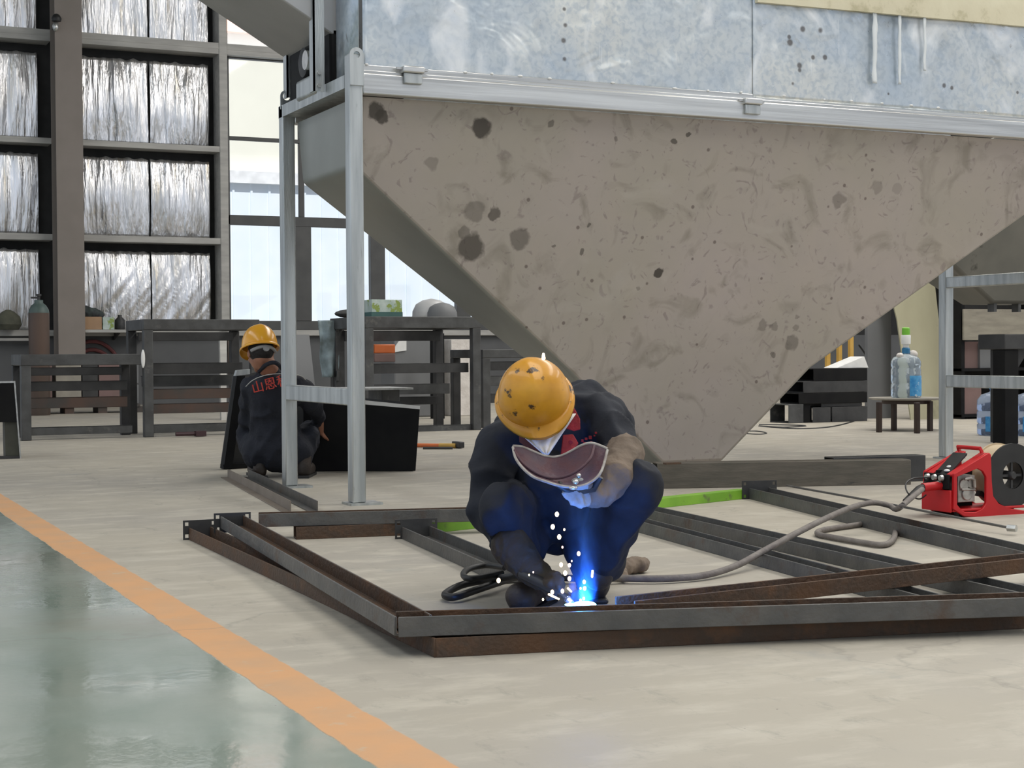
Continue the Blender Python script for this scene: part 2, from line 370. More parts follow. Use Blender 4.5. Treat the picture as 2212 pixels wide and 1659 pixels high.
# rear wall: dado, foil lined bays, girts
def wz(py, px=300): return V(px, py, WV).z
def wx(px, py=500): return V(px, py, WV).x
wall = rootthing_struct('wall_rear', (14, WV, 0))
xa, xcol0, xcol1, xpost0, xpost1 = wx(-200), wx(109), wx(166), wx(470), wx(488)
zs = [wz(726), wz(713), wz(525), wz(512), wz(323), wz(311), wz(108), wz(84)]
ztop = 9.0
zsill = zs[1]
part('lower_wall', MB().box((-2, WV, 0), (34, WV+.25, zs[0])), m_dado, wall)
part('sill_ledge', MB().box((-2, WV-.12, zs[0]), (wx(1180), WV+.25, zsill)), m_girt, wall, bevel=.01)
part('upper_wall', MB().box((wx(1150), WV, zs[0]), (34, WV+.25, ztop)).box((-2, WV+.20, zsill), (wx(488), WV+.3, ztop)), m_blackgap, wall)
rows = [(zsill, zs[2]-.13), (zs[3], zs[4]-.13), (zs[5], zs[6]-.14), (zs[7], ztop)]  # foil rows stop short of each girt, leaving the black backing bare
def foil(x0, x1, z0, z1, seed, diag=False):
    mb = MB(); nu = int((x1-x0)*46); nv = int((z1-z0)*20)
    def fn(a, b):
        x = x0+(x1-x0)*a; z = z0+(z1-z0)*b
        w = noise.noise(Vector((x*7, z*.5, seed)))*.03+noise.noise(Vector((x*2.2, z*.9, seed+9)))*.05+noise.noise(Vector((x*19, z*1.2, seed+4)))*.012
        if diag:
            k = max(0, 1-b)*1.0; w = w*(1-k*.8)+k*(noise.noise(Vector(((x-z*.75)*9, (z)*.5, seed+20)))*.05)
        e = min(a, 1-a)*8; w -= .05*max(0, 1-e)*.0
        w += .05*math.sin(PI*b)
        rag = noise.noise(Vector((x*9, 3, seed)))*.03 if b > .99 else 0
        return (x, WV+.12-w, z+rag)
    mb.grid(fn, nu, nv, True); return mb
seed = 1
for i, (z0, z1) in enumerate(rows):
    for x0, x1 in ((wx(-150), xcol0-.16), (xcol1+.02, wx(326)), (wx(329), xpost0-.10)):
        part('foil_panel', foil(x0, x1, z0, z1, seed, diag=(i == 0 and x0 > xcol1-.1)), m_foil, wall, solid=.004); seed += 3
    # black backing also stays bare beside the column
for k, (za, zb) in enumerate(((zs[2], zs[3]), (zs[4], zs[5]), (zs[6], zs[7]))):
    xr = wx(488) if k < 2 else wx(1150)
    for x0, x1 in ((wx(-150), xcol0), (xcol1, xr)):
        mb = MB().box((x0, WV-.18, za), (x1, WV-.16, zb)).box((x0, WV-.16, za), (x1, WV+.18, za+.012))
        if k == 2: mb.box((x0, WV-.186, (za+zb)/2-.008), (x1, WV-.178, (za+zb)/2+.008))
        part('girt', mb, m_girt, wall)
part('wall_post', MB().box((xpost0, WV-.19, zsill), (xpost1, WV+.2, ztop)), m_girt, wall, bevel=.01)
# main column (H section)
cx0, cx1 = xcol0, xcol1; mb = MB().box((cx0, WV-.62, 0), (cx1, WV-.60, 9)).box((cx0, WV-.20, 0), (cx1, WV-.18, 9)).box(((cx0+cx1)/2-.008, WV-.60, 0), ((cx0+cx1)/2+.008, WV-.20, 9))
colm = thing('steel_column', ((cx0+cx1)/2, WV-.4, 0), 'tall beige painted steel column standing against the foil-lined rear wall', 'column')
part('column_shaft', mb, m_beige, colm)
# small work light hooked on the column
p = V(122, 50, WV-.66)
hl = thing('hook_lamp', p, 'small round lamp with a dark cap fixed high on the beige column', 'lamp')
mb = MB().lathe(V(122, 46, WV-.68), Z, [(.065, 0), (.075, .04), (.05, .09), (.02, .11)], 16); part('lamp_cap', mb, m_rub, hl)
mb = MB().ell(V(120, 58, WV-.68), X*.045, Y*.045, Z*.07); part('bulb', mb, m_zinc, hl)
part('bracket', MB().box(tuple(V(116, 60, WV-.68)-Vector((.01, 0, .01))), tuple(V(119, 57, WV-.60)+Vector((0, .04, .02)))), m_dark, hl)

# windows to the right of the post
m_glass = bpy.data.materials.new('window_glass'); m_glass.use_nodes = True
_n = m_glass.node_tree.nodes; _l = m_glass.node_tree.links; _n.remove(_n['Principled BSDF'])
_t = _n.new('ShaderNodeBsdfTransparent'); _g = _n.new('ShaderNodeBsdfGlossy'); _g.inputs['Roughness'].default_value = .03; _mx = _n.new('ShaderNodeMixShader'); _mx.inputs[0].default_value = .06
_t.inputs[0].default_value = (.97, .98, 1, 1)
_l.new(_t.outputs[0], _mx.inputs[1]); _l.new(_g.outputs[0], _mx.inputs[2]); _l.new(_mx.outputs[0], _n['Material Output'].inputs[0])
zlow1, ztr0, ztr1, zthin = wz(693, 560), wz(487, 560), wz(466, 560), wz(301, 560)
zg0, zg1 = wz(130, 560), wz(95, 560)
muls_low = [(wx(636, 600), wx(672, 600)), (wx(800, 600), wx(831, 600)), (wx(985, 600), wx(1015, 600))]
xw0, xw1 = wx(488, 500), wx(1150, 500)
win = rootthing_struct('window_1', ((xw0+xw1)/2, WV, zsill))
mb = MB().box((xw0, WV-.02, zsill+.002), (xw1, WV+.1, zlow1)).box((xw0, WV-.02, ztr0), (xw1, WV+.1, ztr1)).box((xw0, WV, zthin-.03), (xw1, WV+.08, zthin+.03)).box((xw0, WV-.02, zg0), (xw1, WV+.1, zs[6]))
mb.box((xw0, WV-.02, zsill), (xw0+.07, WV+.1, zs[6]))
for a, b in muls_low:
    mb.box((a, WV-.03, zlow1), (b, WV+.09, ztr0)); c = (a+b)/2; mb.box((c-.045, WV+.01, ztr1), (c+.045, WV+.08, zg0)); mb.box((c-.06, WV, zs[7]), (c+.06, WV+.1, ztop))
part('window_frame', mb, m_winframe, win, bevel=.006)
edges = [xw0+.07]+[x for ab in muls_low for x in ab]+[xw1]
for i in range(0, len(edges), 2):
    part('pane', MB().box((edges[i], WV+.04, zlow1), (edges[i+1], WV+.046, ztr0)), m_glass, win)
    a, b = edges[i]-(.1 if i else 0), edges[i+1]+.1
    part('pane', MB().box((a, WV+.047, ztr1), (b, WV+.052, zg0)), m_glass, win)
    part('pane', MB().box((a, WV+.047, zs[7]), (b, WV+.052, ztop)), m_glass, win)

# building across the yard
FV = 35.0
def fz(py, px=560): return V(px, py, FV).z
bd = thing('neighbouring_building', (16, FV, -.05), 'pale building with white ribbed siding and orange tiled roof seen through the windows', 'building')
m_side = M('white_ribbed_siding', (.82, .88, .95), (.76, .84, .92), rough=.5, scale=2); m_facade = M('cream_facade', (.90, .88, .76), (.85, .83, .72), rough=.7, scale=1)
m_tile = M('orange_roof_tile', (.8, .42, .3), (.75, .38, .27), rough=.7, scale=3)
mb = MB().box((-6, FV, -.05), (50, FV+.3, fz(398)))
x = -6
while x < 50: mb.box((x, FV-.03, -.05), (x+.05, FV, fz(398))); x += .42
part('ribbed_siding', mb, m_side, bd)
part('upper_facade', MB().box((-6, FV+.1, fz(398)), (50, FV+.6, fz(75))), m_facade, bd)
part('ledge', MB().box((-6, FV-.15, fz(398)), (50, FV+.1, fz(372))), M('white_ledge', (.9, .9, .9)), bd)
zr = fz(75); mb = MB()
for k in range(9): mb.box((-6, FV-.1+k*.35, zr+k*.22), (50, FV+.3+k*.35, zr+k*.22+.16))
part('tiled_roof', mb, m_tile, bd)

# ================================================================== HOPPER MACHINE
HN, HF, HL, HR = 7.98, 9.18, 2.842, 7.88        # y near, y far, x left, x right (leg centres)
A = .078
zring0, zring1 = 2.19, 2.30
hop = thing('feed_hopper', ((HL+HR)/2, (HN+HF)/2, 0), 'big galvanised steel hopper on four legs behind the crouching welder', 'hopper')
m_hop = None
def hop_mat():
    m = bpy.data.materials.new('stained_hopper_sheet'); m.use_nodes = True; nt = m.node_tree; N = nt.nodes; L = nt.links
    b = N['Principled BSDF']; b.inputs['Metallic'].default_value = .35; b.inputs['Roughness'].default_value = .5
    tc = N.new('ShaderNodeTexCoord')
    def nz(s, det=6, dis=0, st=None):
        n = N.new('ShaderNodeTexNoise'); n.inputs['Scale'].default_value = s; n.inputs['Detail'].default_value = det; n.inputs['Distortion'].default_value = dis
        if st:
            mp = N.new('ShaderNodeMapping'); mp.inputs['Scale'].default_value = st; L.new(tc.outputs['Object'], mp.inputs[0]); L.new(mp.outputs[0], n.inputs['Vector'])
        else: L.new(tc.outputs['Object'], n.inputs['Vector'])
        return n
    def mr(v, a, c, d=0, e=1):
        r = N.new('ShaderNodeMapRange'); r.inputs[1].default_value = a; r.inputs[2].default_value = c; r.inputs[3].default_value = d; r.inputs[4].default_value = e; L.new(v, r.inputs[0]); return r.outputs[0]
    def mix(f, a, c):
        x = N.new('ShaderNodeMix'); x.data_type = 'RGBA'; L.new(f, x.inputs[0])
        for i, s in ((6, a), (7, c)):
            if isinstance(s, tuple): x.inputs[i].default_value = (*s, 1)
            else: L.new(s, x.inputs[i])
        return x.outputs[2]
    c = mix(mr(nz(1.1).outputs['Fac'], .35, .65), (.42, .37, .34), (.39, .355, .305))
    c = mix(mr(nz(3.5, 10, 1.6).outputs['Fac'], .54, .70, 0, .75), c, (.26, .235, .195))
    c = mix(mr(nz(7.5, 8, 3.0).outputs['Fac'], .60, .68, 0, .55), c, (.22, .185, .175))
    c = mix(mr(nz(2.2, 8, .8).outputs['Fac'], .62, .80, 0, .6), c, (.50, .46, .42))
    # oily spots at fixed places on the sheet
    wn = nz(16, 4); ws = N.new('ShaderNodeVectorMath'); ws.operation = 'SCALE'; ws.inputs['Scale'].default_value = .07
    ad = N.new('ShaderNodeVectorMath'); ad.operation = 'ADD'; L.new(wn.outputs['Color'], ws.inputs[0]); L.new(tc.outputs['Object'], ad.inputs[0]); L.new(ws.outputs[0], ad.inputs[1])
    for (q, r, k) in HOPSPOTS:
        vd = N.new('ShaderNodeVectorMath'); vd.operation = 'DISTANCE'; vd.inputs[1].default_value = q+Vector((.035, .035, .035)); L.new(ad.outputs[0], vd.inputs[0])
        c = mix(mr(vd.outputs['Value'], r*.85, r*1.1, k, 0), c, (.075, .065, .055))
    # small random specks
    vo = N.new('ShaderNodeTexVoronoi'); vo.inputs['Scale'].default_value = 6.5; L.new(tc.outputs['Object'], vo.inputs['Vector'])
    c = mix(mr(vo.outputs['Distance'], .06, .09, .75, 0), c, (.13, .10, .09))
    L.new(c, b.inputs['Base Color'])
    L.new(mr(nz(4, 6, 1).outputs['Fac'], .3, .7, .38, .6), b.inputs['Roughness'])
    bp = N.new('ShaderNodeBump'); bp.inputs['Strength'].default_value = .35; bp.inputs['Distance'].default_value = .02; L.new(nz(2.2, 3).outputs['Fac'], bp.inputs['Height']); L.new(bp.outputs[0], b.inputs['Normal'])
    return m
# the front sheet leans back; below the crease it drops almost straight
ya, yb, yc = HN+.05, HN+.44, HN+.50
za_, zb_, zc_ = 2.19, .70, .10
def onA(px, py):   # upper leaning plane through (y=ya,z=za_),(y=yb,z=zb_)
    nrm = Vector((0, za_-zb_, yb-ya)).normalized(); d = ray(px, py); p0 = Vector((0, ya, za_)); return CP+d*((p0-CP).dot(nrm)/d.dot(nrm))
def onB(px, py):
    nrm = Vector((0, zb_-zc_, yc-yb)).normalized(); d = ray(px, py); p0 = Vector((0, yb, zb_)); return CP+d*((p0-CP).dot(nrm)/d.dot(nrm))
ymid = (HN+HF)/2
HOPSPOTS = []
_o = Vector(((HL+HR)/2, (HN+HF)/2, 0))
for px, py, rp, k in ((1040, 275, 24, .95), (1018, 535, 31, .85), (1122, 516, 25, .6), (1025, 458, 22, .45), (1068, 462, 14, .75), (1424, 590, 12, .98), (1812, 432, 17, .45), (1710, 740, 17, .5), (1648, 703, 12, .4),
                      (1672, 706, 10, .4), (1720, 708, 7, .4), (1722, 682, 6, .35), (1670, 765, 8, .6), (1895, 405, 13, .3), (1938, 408, 11, .22), (933, 355, 15, .35), (1003, 500, 13, .5), (1188, 266, 8, .6), (1272, 488, 5, .7),
                      (1255, 545, 6, .7), (1455, 307, 8, .8), (1487, 290, 5, .8), (1330, 300, 6, .5), (1250, 590, 5, .4), (1380, 620, 5, .4), (812, 240, 20, .9), (826, 252, 15, .9), (1195, 530, 4, .6)):
    q = onA(px, py); HOPSPOTS.append((q-_o, rp*q.length/FPX*1.0, k))
m_hop = hop_mat()
xl_top = HL+.045; xr_top = HR-.03
L0 = Vector((xl_top, ya, za_)); L1 = onA(785, 345); L1.x = xl_top; L2 = onA(1228, 786); L3 = onB(1432, 1003)
R0 = Vector((xr_top, ya, za_)); R1 = onA(2300, 385); R1.x = xr_top; R2 = onA(1752, 812); R3 = onB(1560, 978)
L2.z = zb_; R2.z = zb_; L2.y = R2.y = yb; L3.z = R3.z = zc_; L3.y = R3.y = yc
L1.z = R1.z = 1.82; L1.y = R1.y = ya+(za_-1.82)/(za_-zb_)*(yb-ya)
def mir(p, k=0): return Vector((p.x, 2*ymid-p.y, p.z))
fr = [L0, L1, L2, L3, R3, R2, R1, R0]; bk = [mir(q) for q in fr]
bk[2].y = yb+.42; bk[5].y = yb+.42
bk[3].y = yc+.30; bk[4].y = yc+.30
vs = fr+bk
m_side2 = M('hopper_end_sheet_shaded', (.33, .335, .31), (.27, .275, .25), rough=.45, metal=.55, scale=1.3, bump=.2, bscale=2.5)  # dull grey-green: shade from the floor below is put into this colour
fs = [(0, 1, 6, 7), (1, 2, 5, 6), (2, 3, 4, 5), (15, 14, 9, 8), (14, 13, 10, 9), (13, 12, 11, 10), (8, 9, 1, 0), (9, 10, 2, 1), (10, 11, 3, 2), (7, 6, 14, 15), (6, 5, 13, 14), (5, 4, 12, 13), (3, 11, 12, 4)]
hb = part('hopper_body', MB().add(vs, fs), m_hop, hop, bevel=.028, seg=3, ang=60)
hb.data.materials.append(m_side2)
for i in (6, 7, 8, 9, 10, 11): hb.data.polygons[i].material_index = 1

def leg(x, y, zt, plate_dx=.03):
    pl = part('leg', MB().box((x-A/2, y-A/2, .012), (x+A/2, y+A/2, zt)), m_galv, hop, bevel=.008, seg=3)
    part('foot_plate', MB().box((x-.09+plate_dx, y-.075, 0), (x+.09+plate_dx, y+.075, .012)), m_galv, pl)
    return pl
legs = [leg(HL, HN, 2.40), leg(HL, HF, 2.30), leg(HR, HN, 2.40), leg(HR, HF, 2.30)]
# lifting lugs: rounded plates with a hole
def lug(parent, x, y, z, w=.078, h=.20, r=.018, t=.014):
    n = 28; outer = []; inner = []; cz = z+h-w/2
    for i in range(n):
        a = 2*PI*i/n; inner.append((x+r*math.cos(a), y, cz+r*math.sin(a)))
        ca, sa = math.cos(a), math.sin(a)
        if sa >= 0: outer.append((x+w/2*ca, y, cz+w/2*sa))
        else:
            s_ = min((w/2)/max(abs(ca), 1e-6), (cz-z)/abs(sa)); outer.append((x+s_*ca, y, cz+s_*sa))
    part('lifting_lug', MB().ring_prism(outer, inner, (0, t, 0)), m_galv, parent, ang=30)
lug(legs[0], HL, HN-A/2-.014, 2.23); lug(legs[2], HR, HN-A/2-.014, 2.23)
lug(legs[1], HL-.005, HF-.02, 2.27, w=.075, h=.12, r=.024, t=.012)
# ring beams
def beam(name, a, b, m=m_galv2, bev=.006): return part(name, MB().box(a, b), m, hop, bevel=bev)
fb = beam('ring_beam', (HL+A/2, HN-A/2, zring0), (HR-A/2, HN+A/2-.01, zring1))
beam('ring_beam', (HL+A/2, HF-A/2, zring0), (HR-A/2, HF+A/2, zring1))
part('ring_beam', MB().box((HL-A/2, HN+A/2, zring1-.075), (HL-A/2+.008, HF+A/2, zring1-.005)).box((HL-A/2+.008, HN+A/2, zring1-.075), (HL+.12, HF+A/2-.02, zring1-.068)), m_galv, hop)
beam('ring_beam', (HR-A/2, HN+A/2, zring0), (HR+A/2, HF-A/2, zring1), m_galv)
part('end_flange', MB().box((HL-A/2+.008, HN+A/2, zring1-.04), (HL+.10, HF+.02, zring1-.034)), m_galv, hop)
zc = .575
for x in (HL, HR): part('cross_tube', MB().box((x-A/2+.005, HN+A/2, zc-.045), (x+A/2-.005, HF-A/2, zc+.045)), m_galv, hop, bevel=.006)
part('cross_tube', MB().box((HR-A/2+.005, HN+A/2, 1.30-.04), (HR+A/2-.005, HF-A/2, 1.30+.04)), m_galv, hop, bevel=.006)
# stepped trim angle under the casing, with welded dots
trim = part('casing_flange', MB().box((HL+.04, HN-A/2+.012, zring1), (HR-.04, HN+.02, zring1+.018)).box((HL+.04, HN-A/2+.03, zring1+.018), (HR-.04, HN+.02, zring1+.05)), m_galv2, hop, bevel=.003)
mb = MB()
x = HL+.07
for k in range(17):
    q = Vector((x, HN-A/2+.028, zring1+.052+random.uniform(-.004, .004))); part('weld_bead', MB().ell(q, X*random.uniform(.009, .018), Y*.008, Z*.007, 8, 5), m_wpaint, trim); x += random.uniform(.15, .42)
# latches
for px, py in ((893, 150), (1627, 218)):
    c = V(px, py+6, HN-A/2-.02)
    lt = part('latch', MB().box((c.x-.062, HN-A/2-.035, c.z-.005), (c.x+.062, HN-A/2+.03, c.z+.032)), m_galv2, hop, bevel=.008, seg=3)
    part('latch_tab', MB().box((c.x-.052, HN-A/2-.022, c.z-.062), (c.x+.052, HN-A/2-.002, c.z-.005)), m_galv, lt, bevel=.004)
    part('latch_bar', MB().box((c.x-.09, HN-A/2-.01, c.z+.012), (c.x+.09, HN-A/2+.012, c.z+.024)), m_galv2, lt)

# galvanised casing above
def casing_mat():
    m = bpy.data.materials.new('spangled_galvanised_sheet'); m.use_nodes = True; nt = m.node_tree; N = nt.nodes; L = nt.links
    b = N['Principled BSDF']; b.inputs['Metallic'].default_value = .6
    tc = N.new('ShaderNodeTexCoord')
    def nz(s, det=6, dis=0, st=(1, 1, 1)):
        n = N.new('ShaderNodeTexNoise'); n.inputs['Scale'].default_value = s; n.inputs['Detail'].default_value = det; n.inputs['Distortion'].default_value = dis
        mp = N.new('ShaderNodeMapping'); mp.inputs['Scale'].default_value = st; L.new(tc.outputs['Object'], mp.inputs[0]); L.new(mp.outputs[0], n.inputs['Vector']); return n.outputs['Fac']
    def mr(v, a, c, d=0, e=1):
        r = N.new('ShaderNodeMapRange'); r.inputs[1].default_value = a; r.inputs[2].default_value = c; r.inputs[3].default_value = d; r.inputs[4].default_value = e; L.new(v, r.inputs[0]); return r.outputs[0]
    def mix(f, a, c):
        x = N.new('ShaderNodeMix'); x.data_type = 'RGBA'; L.new(f, x.inputs[0])
        for i, s in ((6, a), (7, c)):
            if isinstance(s, tuple): x.inputs[i].default_value = (*s, 1)
            else: L.new(s, x.inputs[i])
        return x.outputs[2]
    c = mix(mr(nz(1.4), .38, .62), (.50, .57, .64), (.66, .68, .67))
    c = mix(mr(nz(28, 6, .5), .45, .62, 0, .5), c, (.38, .45, .52))
    c = mix(mr(nz(2.0, 12, 1.2, (1.4, 1, .9)), .53, .68, 0, .75), c, (.93, .94, .94))
    c = mix(mr(nz(5, 4, 0, (3, 1, .35)), .68, .72, 0, .7), c, (.75, .78, .80))
    c = mix(mr(nz(7, 5, 1, (1, 1, .6)), .70, .74, 0, .9), c, (.16, .15, .14))
    sepx = N.new('ShaderNodeSeparateXYZ'); L.new(tc.outputs['Object'], sepx.inputs[0])
    for (px, py, rp_) in ((1218, 20, 5), (1220, 55, 6), (1216, 88, 7), (1218, 128, 6), (1733, 63, 8), (1770, 66, 8), (1704, 80, 6), (1706, 92, 9), (1756, 124, 6), (1782, 124, 7), (1726, 142, 8), (1726, 152, 6), (1711, 181, 5), (2038, 185, 7), (2055, 190, 6), (2032, 130, 4), (1918, 203, 4), (2197, 200, 5)):
        q = V(px, py, HN-.005)-_o; vd = N.new('ShaderNodeVectorMath'); vd.operation = 'DISTANCE'; vd.inputs[1].default_value = q; L.new(tc.outputs['Object'], vd.inputs[0])
        r_ = rp_/FPX*9.2; c = mix(mr(vd.outputs['Value'], r_*.6, r_*1.1, .8, 0), c, (.10, .085, .08))
    L.new(c, b.inputs['Base Color']); L.new(mr(nz(9, 6), .3, .7, .26, .5), b.inputs['Roughness'])
    bp = N.new('ShaderNodeBump'); bp.inputs['Strength'].default_value = .7; bp.inputs['Distance'].default_value = .05; L.new(nz(2.4, 3, .6), bp.inputs['Height']); L.new(bp.outputs[0], b.inputs['Normal'])
    return m
m_case = casing_mat()
zt = 3.6
xs_ = V(1628, 110, HN).x
def dent(x0, x1, z0, z1, y, seed):
    def fn(a, b):
        x = x0+(x1-x0)*a; z = z0+(z1-z0)*b; e = min(1, 6*min(a, 1-a))
        return (x, y+(noise.noise(Vector((x*1.6, z*2.0, seed)))*.022+noise.noise(Vector((x*5, z*4, seed+3)))*.006)*e*min(1, b*8), z)
    return MB().grid(fn, 90, 50)
part('casing_sheet', dent(HL+.05, xs_, zring1+.03, zt, HN-.005, 2), m_case, hop, solid=.003)
part('casing_sheet', dent(xs_-.012, HR, zring1+.03, zt, HN-.009, 5), m_case, hop, solid=.003)
for px, w_, y0_, y1_ in ((1882, 12, 26, 182), (1936, 8, 30, 184), (1990, 7, 38, 155)):
    a, b = V(px, y0_, HN), V(px, y1_, HN); _w = w_/FPX*9.3
    mb = MB().grid(lambda u_, v_: (a.x+(u_-.5)*_w*(1+.5*noise.noise(Vector((v_*6, px, 0))))+.008*noise.noise(Vector((v_*3, px, 5))), HN-.034, a.z+(b.z-a.z)*v_), 2, 24)
    part('paint_drip', mb, M('pale_drip', (.62, .66, .68), (.7, .74, .76), rough=.6), hop, solid=.004)
part('casing_back', MB().box((HL+.3, HF-.05, zring1), (HR, HF-.045, zt)), m_galv, hop)
# creamy board fixed over the top right of the casing
b0 = V(1640, 6, HN-.03); b1 = V(2212, 58, HN-.03); sl = (b1.z-b0.z)/(b1.x-b0.x)
m_film = M('cream_protective_film', (.66, .62, .46), (.58, .53, .38), rough=.6, scale=3, c3=(.45, .41, .27), s3=3, t3=(.56, .64), bump=.5, bscale=4)
part('cream_panel', MB().prism([(b0.x-.02, HN-.045, b0.z), (HR, HN-.045, b0.z+sl*(HR-b0.x)), (HR, HN-.045, zt), (b0.x-.02, HN-.045, zt)], (0, .03, 0)), m_film, hop)
# left end casing plate with folded lower corner
q0, q1 = HN+.0, HN+.36
ep = MB().add([(HL+.03, q0, zring1), (HL+.03, q1, zring1-.03), (HL+.03, q1, 2.62), (HL+.03, q0+.20, 2.80), (HL+.03, q0, zt), (HL+.03, q1, zt), (HL+.06, q1+.01, 2.62)], [(0, 4, 3, 2, 1), (3, 4, 5, 2)])
part('end_casing', ep, m_case, hop, solid=.004)

# inclined chute rising to the left at the hopper's end
ch = thing('inclined_chute', (HL-.3, (HN+HF)/2, zring1), 'grey sheet steel chute slanting up to the left above the hopper end', 'chute')
yn, yf = HN+.38, HF+.02
a0, a1 = V(745, 93, yn), V(612, 2, yn); dirc = (a1-a0).normalized(); a1 = a0+dirc*2.0
mb = MB(); hh = Vector((0, 0, .55)); ext = a0-dirc*.25
mb.prism([ext, a1, a1+hh, ext+hh], (0, yf-yn, 0))
part('chute_body', mb, m_mid if False else M('grey_chute_sheet', (.42, .42, .42), (.36, .36, .36), rough=.4, metal=.5, scale=2), ch, bevel=.01)
for (px, y_, top) in ((687, HN+.40-.03, 3.3), (629, HF-.04, 2.86)):
    b = V(px, 198 if px == 687 else 212, y_)
    st = part('support_angle', MB().box((b.x-.032, y_-.02, b.z), (b.x-.022, y_+.05, top)).box((b.x-.032, y_-.02, b.z), (b.x+.032, y_-.012, top)), m_galv, ch)
    for dz in (.03, .10): part('bolt', MB().lathe((b.x, y_-.034, b.z+dz), Y, [(.013, 0), (.013, .014)], 6), m_zinc, st)
# dark drive housing with a motor between the struts
mo = thing('drive_motor', (HL-.02, HN+.75, zring1-.034), 'dark drive motor sitting on the end flange below the slanting chute', 'motor')
part('housing', MB().box((HL-.0, HN+.38, zring1-.03), (HL+.5, HF-.06, 2.62)), m_blk, mo, bevel=.02)
mb = MB().lathe((HL-.06, HN+.75, 2.48), X, [(.03, 0), (.085, .02), (.09, .05), (.09, .22)], 20); part('motor_barrel', mb, m_dark, mo)
part('gearbox', MB().box((HL-.055, HN+.50, zring1-.034), (HL+.02, HN+.85, 2.385)), m_galv, mo, bevel=.02, seg=3)
mb = MB().lathe((HL-.07, HN+.62, 2.47), X, [(.055, 0), (.055, .03)], 16); part('pulley', mb, m_zinc, mo)

# second, smaller cone further along the machine
yc2 = 10.35
c0, c1 = V(2058, 575, yc2), V(2163, 655, yc2)
topz = 2.25; k = (c0.x-c1.x)/(c0.z-c1.z); xt = c1.x+k*(topz-c1.z); w2 = .55
def q4(xa_, xb_, y_0, y_1, z): return [Vector((xa_, y_0, z)), Vector((xb_, y_0, z)), Vector((xb_, y_1, z)), Vector((xa_, y_1, z))]
vs = q4(c1.x, c1.x+.5, yc2+.1, yc2+.5, c1.z)+q4(xt, c1.x+.5-k*(topz-c1.z), yc2-.25, yc2+.85, topz)
cone = part('side_cone', MB().add(vs, [(0, 3, 2, 1), (0, 1, 5, 4), (1, 2, 6, 5), (2, 3, 7, 6), (3, 0, 4, 7), (4, 5, 6, 7)]), M('dull_cone_sheet', (.17, .165, .145), (.13, .13, .115), rough=.55, metal=.3, scale=3, c3=(.06, .06, .05), s3=2, t3=(.6, .66)), hop, bevel=.03, seg=3)
for _dx in (.03, .3): part('outlet_lug', MB().box((c1.x+_dx, yc2+.12, c1.z-.07), (c1.x+_dx+.03, yc2+.2, c1.z+.005)), m_mid, cone)
part('cone_bracket', MB().box((HR-.02, HF+.02, topz-.12), (HR+.06, yc2+.1, topz-.02)), m_galv, hop)

# ================================================================== STEEL FRAMES ON THE FLOOR
def chan(thing_, a, b, z, mat, w=.10, h=.052, name='channel', mode='up', nearline=True, t=.007):
    p0, p1 = G(a[0], a[1], z), G(b[0], b[1], z)
    if nearline: p0, p1 = off(p0, p1, w)
    o = part(name, channel_mb(p0, p1, w, h, t, mode), mat, thing_, bevel=.0015, seg=1)
    if mode == 'up':
        o.data.materials.append(m_rust if (mat is m_rust or z > 0) else m_steel)
        for i in (5, 6, 7): o.data.polygons[i].material_index = 1
    return o, p0, p1
def plate_at(thing_, p, d, w, h, z0, mat=m_dark):
    """bolt plate closing the end of a bar; d = bar direction"""
    d = d.normalized(); s = Vector((d.y, -d.x, 0)).normalized(); c = Vector((p.x, p.y, z0+h/2))
    mb = MB(); n = 6
    # plate with four holes: built from strips round the holes
    hx, hz, hr = w/2-.016, h/2-.016, .008
    xs = [-w/2, -hx-hr, -hx+hr, hx-hr, hx+hr, w/2]; zz = [-h/2, -hz-hr, -hz+hr, hz-hr, hz+hr, h/2]
    for i in range(5):
        for j in range(5):
            if i in (1, 3) and j in (1, 3): continue
            mb.bx(c+s*(xs[i]+xs[i+1])/2+Z*(zz[j]+zz[j+1])/2, s*(xs[i+1]-xs[i]), d*.007, Z*(zz[j+1]-zz[j]))
    return part('end_plate', mb, mat, thing_)
lowf = thing('lower_channel_frame', G(1300, 1380), 'lower of two welded steel channel frames, lying directly on the floor with rusty faces', 'frame')
upf = thing('upper_channel_frame', G(1250, 1340)+Z*.055, 'upper welded steel channel frame resting on the lower one in front of the crouching welder', 'frame')
ZU = .055
o_, p0, p1 = chan(lowf, (408, 1166), (938, 1421), 0, m_rust); o_['label'] = 'rust brown left channel'
plate_at(lowf, p0, p1-p0, .15, .085, 0)
o_, p0, p1 = chan(lowf, (942, 1421), (2260, 1356), 0, m_rust)
o_, p0, p1 = chan(lowf, (640, 1166), (868, 1157), 0, m_rust, w=.08, h=.055)
o_, p0, p1 = chan(lowf, (1300, 1128), (2052, 1341), 0, m_steel, w=.08)
o_, p0, p1 = chan(lowf, (868, 1164), (1080, 1262), 0, m_steel, w=.13); plate_at(lowf, p0, p1-p0, .19, .085, 0)
o_, p0, p1 = chan(lowf, (1330, 1108), (2230, 1322), .0, m_steel, w=.11)
# lime green bar
og, p0, p1 = chan(lowf, (936, 1152), (1615, 1077), 0, m_green, w=.07, h=.05, name='green_bar', mode='box'); og['label'] = 'lime green painted bar'
# upper frame
o_, pa0, pa1 = chan(upf, (476, 1141), (852, 1374), ZU, m_steel, w=.105); plate_at(upf, pa0, pa1-pa0, .16, .085, ZU-.02)
o_, p0, p1 = chan(upf, (861, 1377), (2270, 1330), ZU, m_steel, h=.054)
o_, p0, p1 = chan(upf, (560, 1139), (1120, 1124), ZU, m_steel, w=.08, h=.058)
o_, p0, p1 = chan(upf, (1372, 1336), (2290, 1229), ZU, m_rust, w=.10, h=.05)
o_, p0, p1 = chan(upf, (1618, 1078), (2260, 1239), 0.0, m_steel, w=.12, h=.06); plate_at(upf, p0, p1-p0, .2, .10, 0)

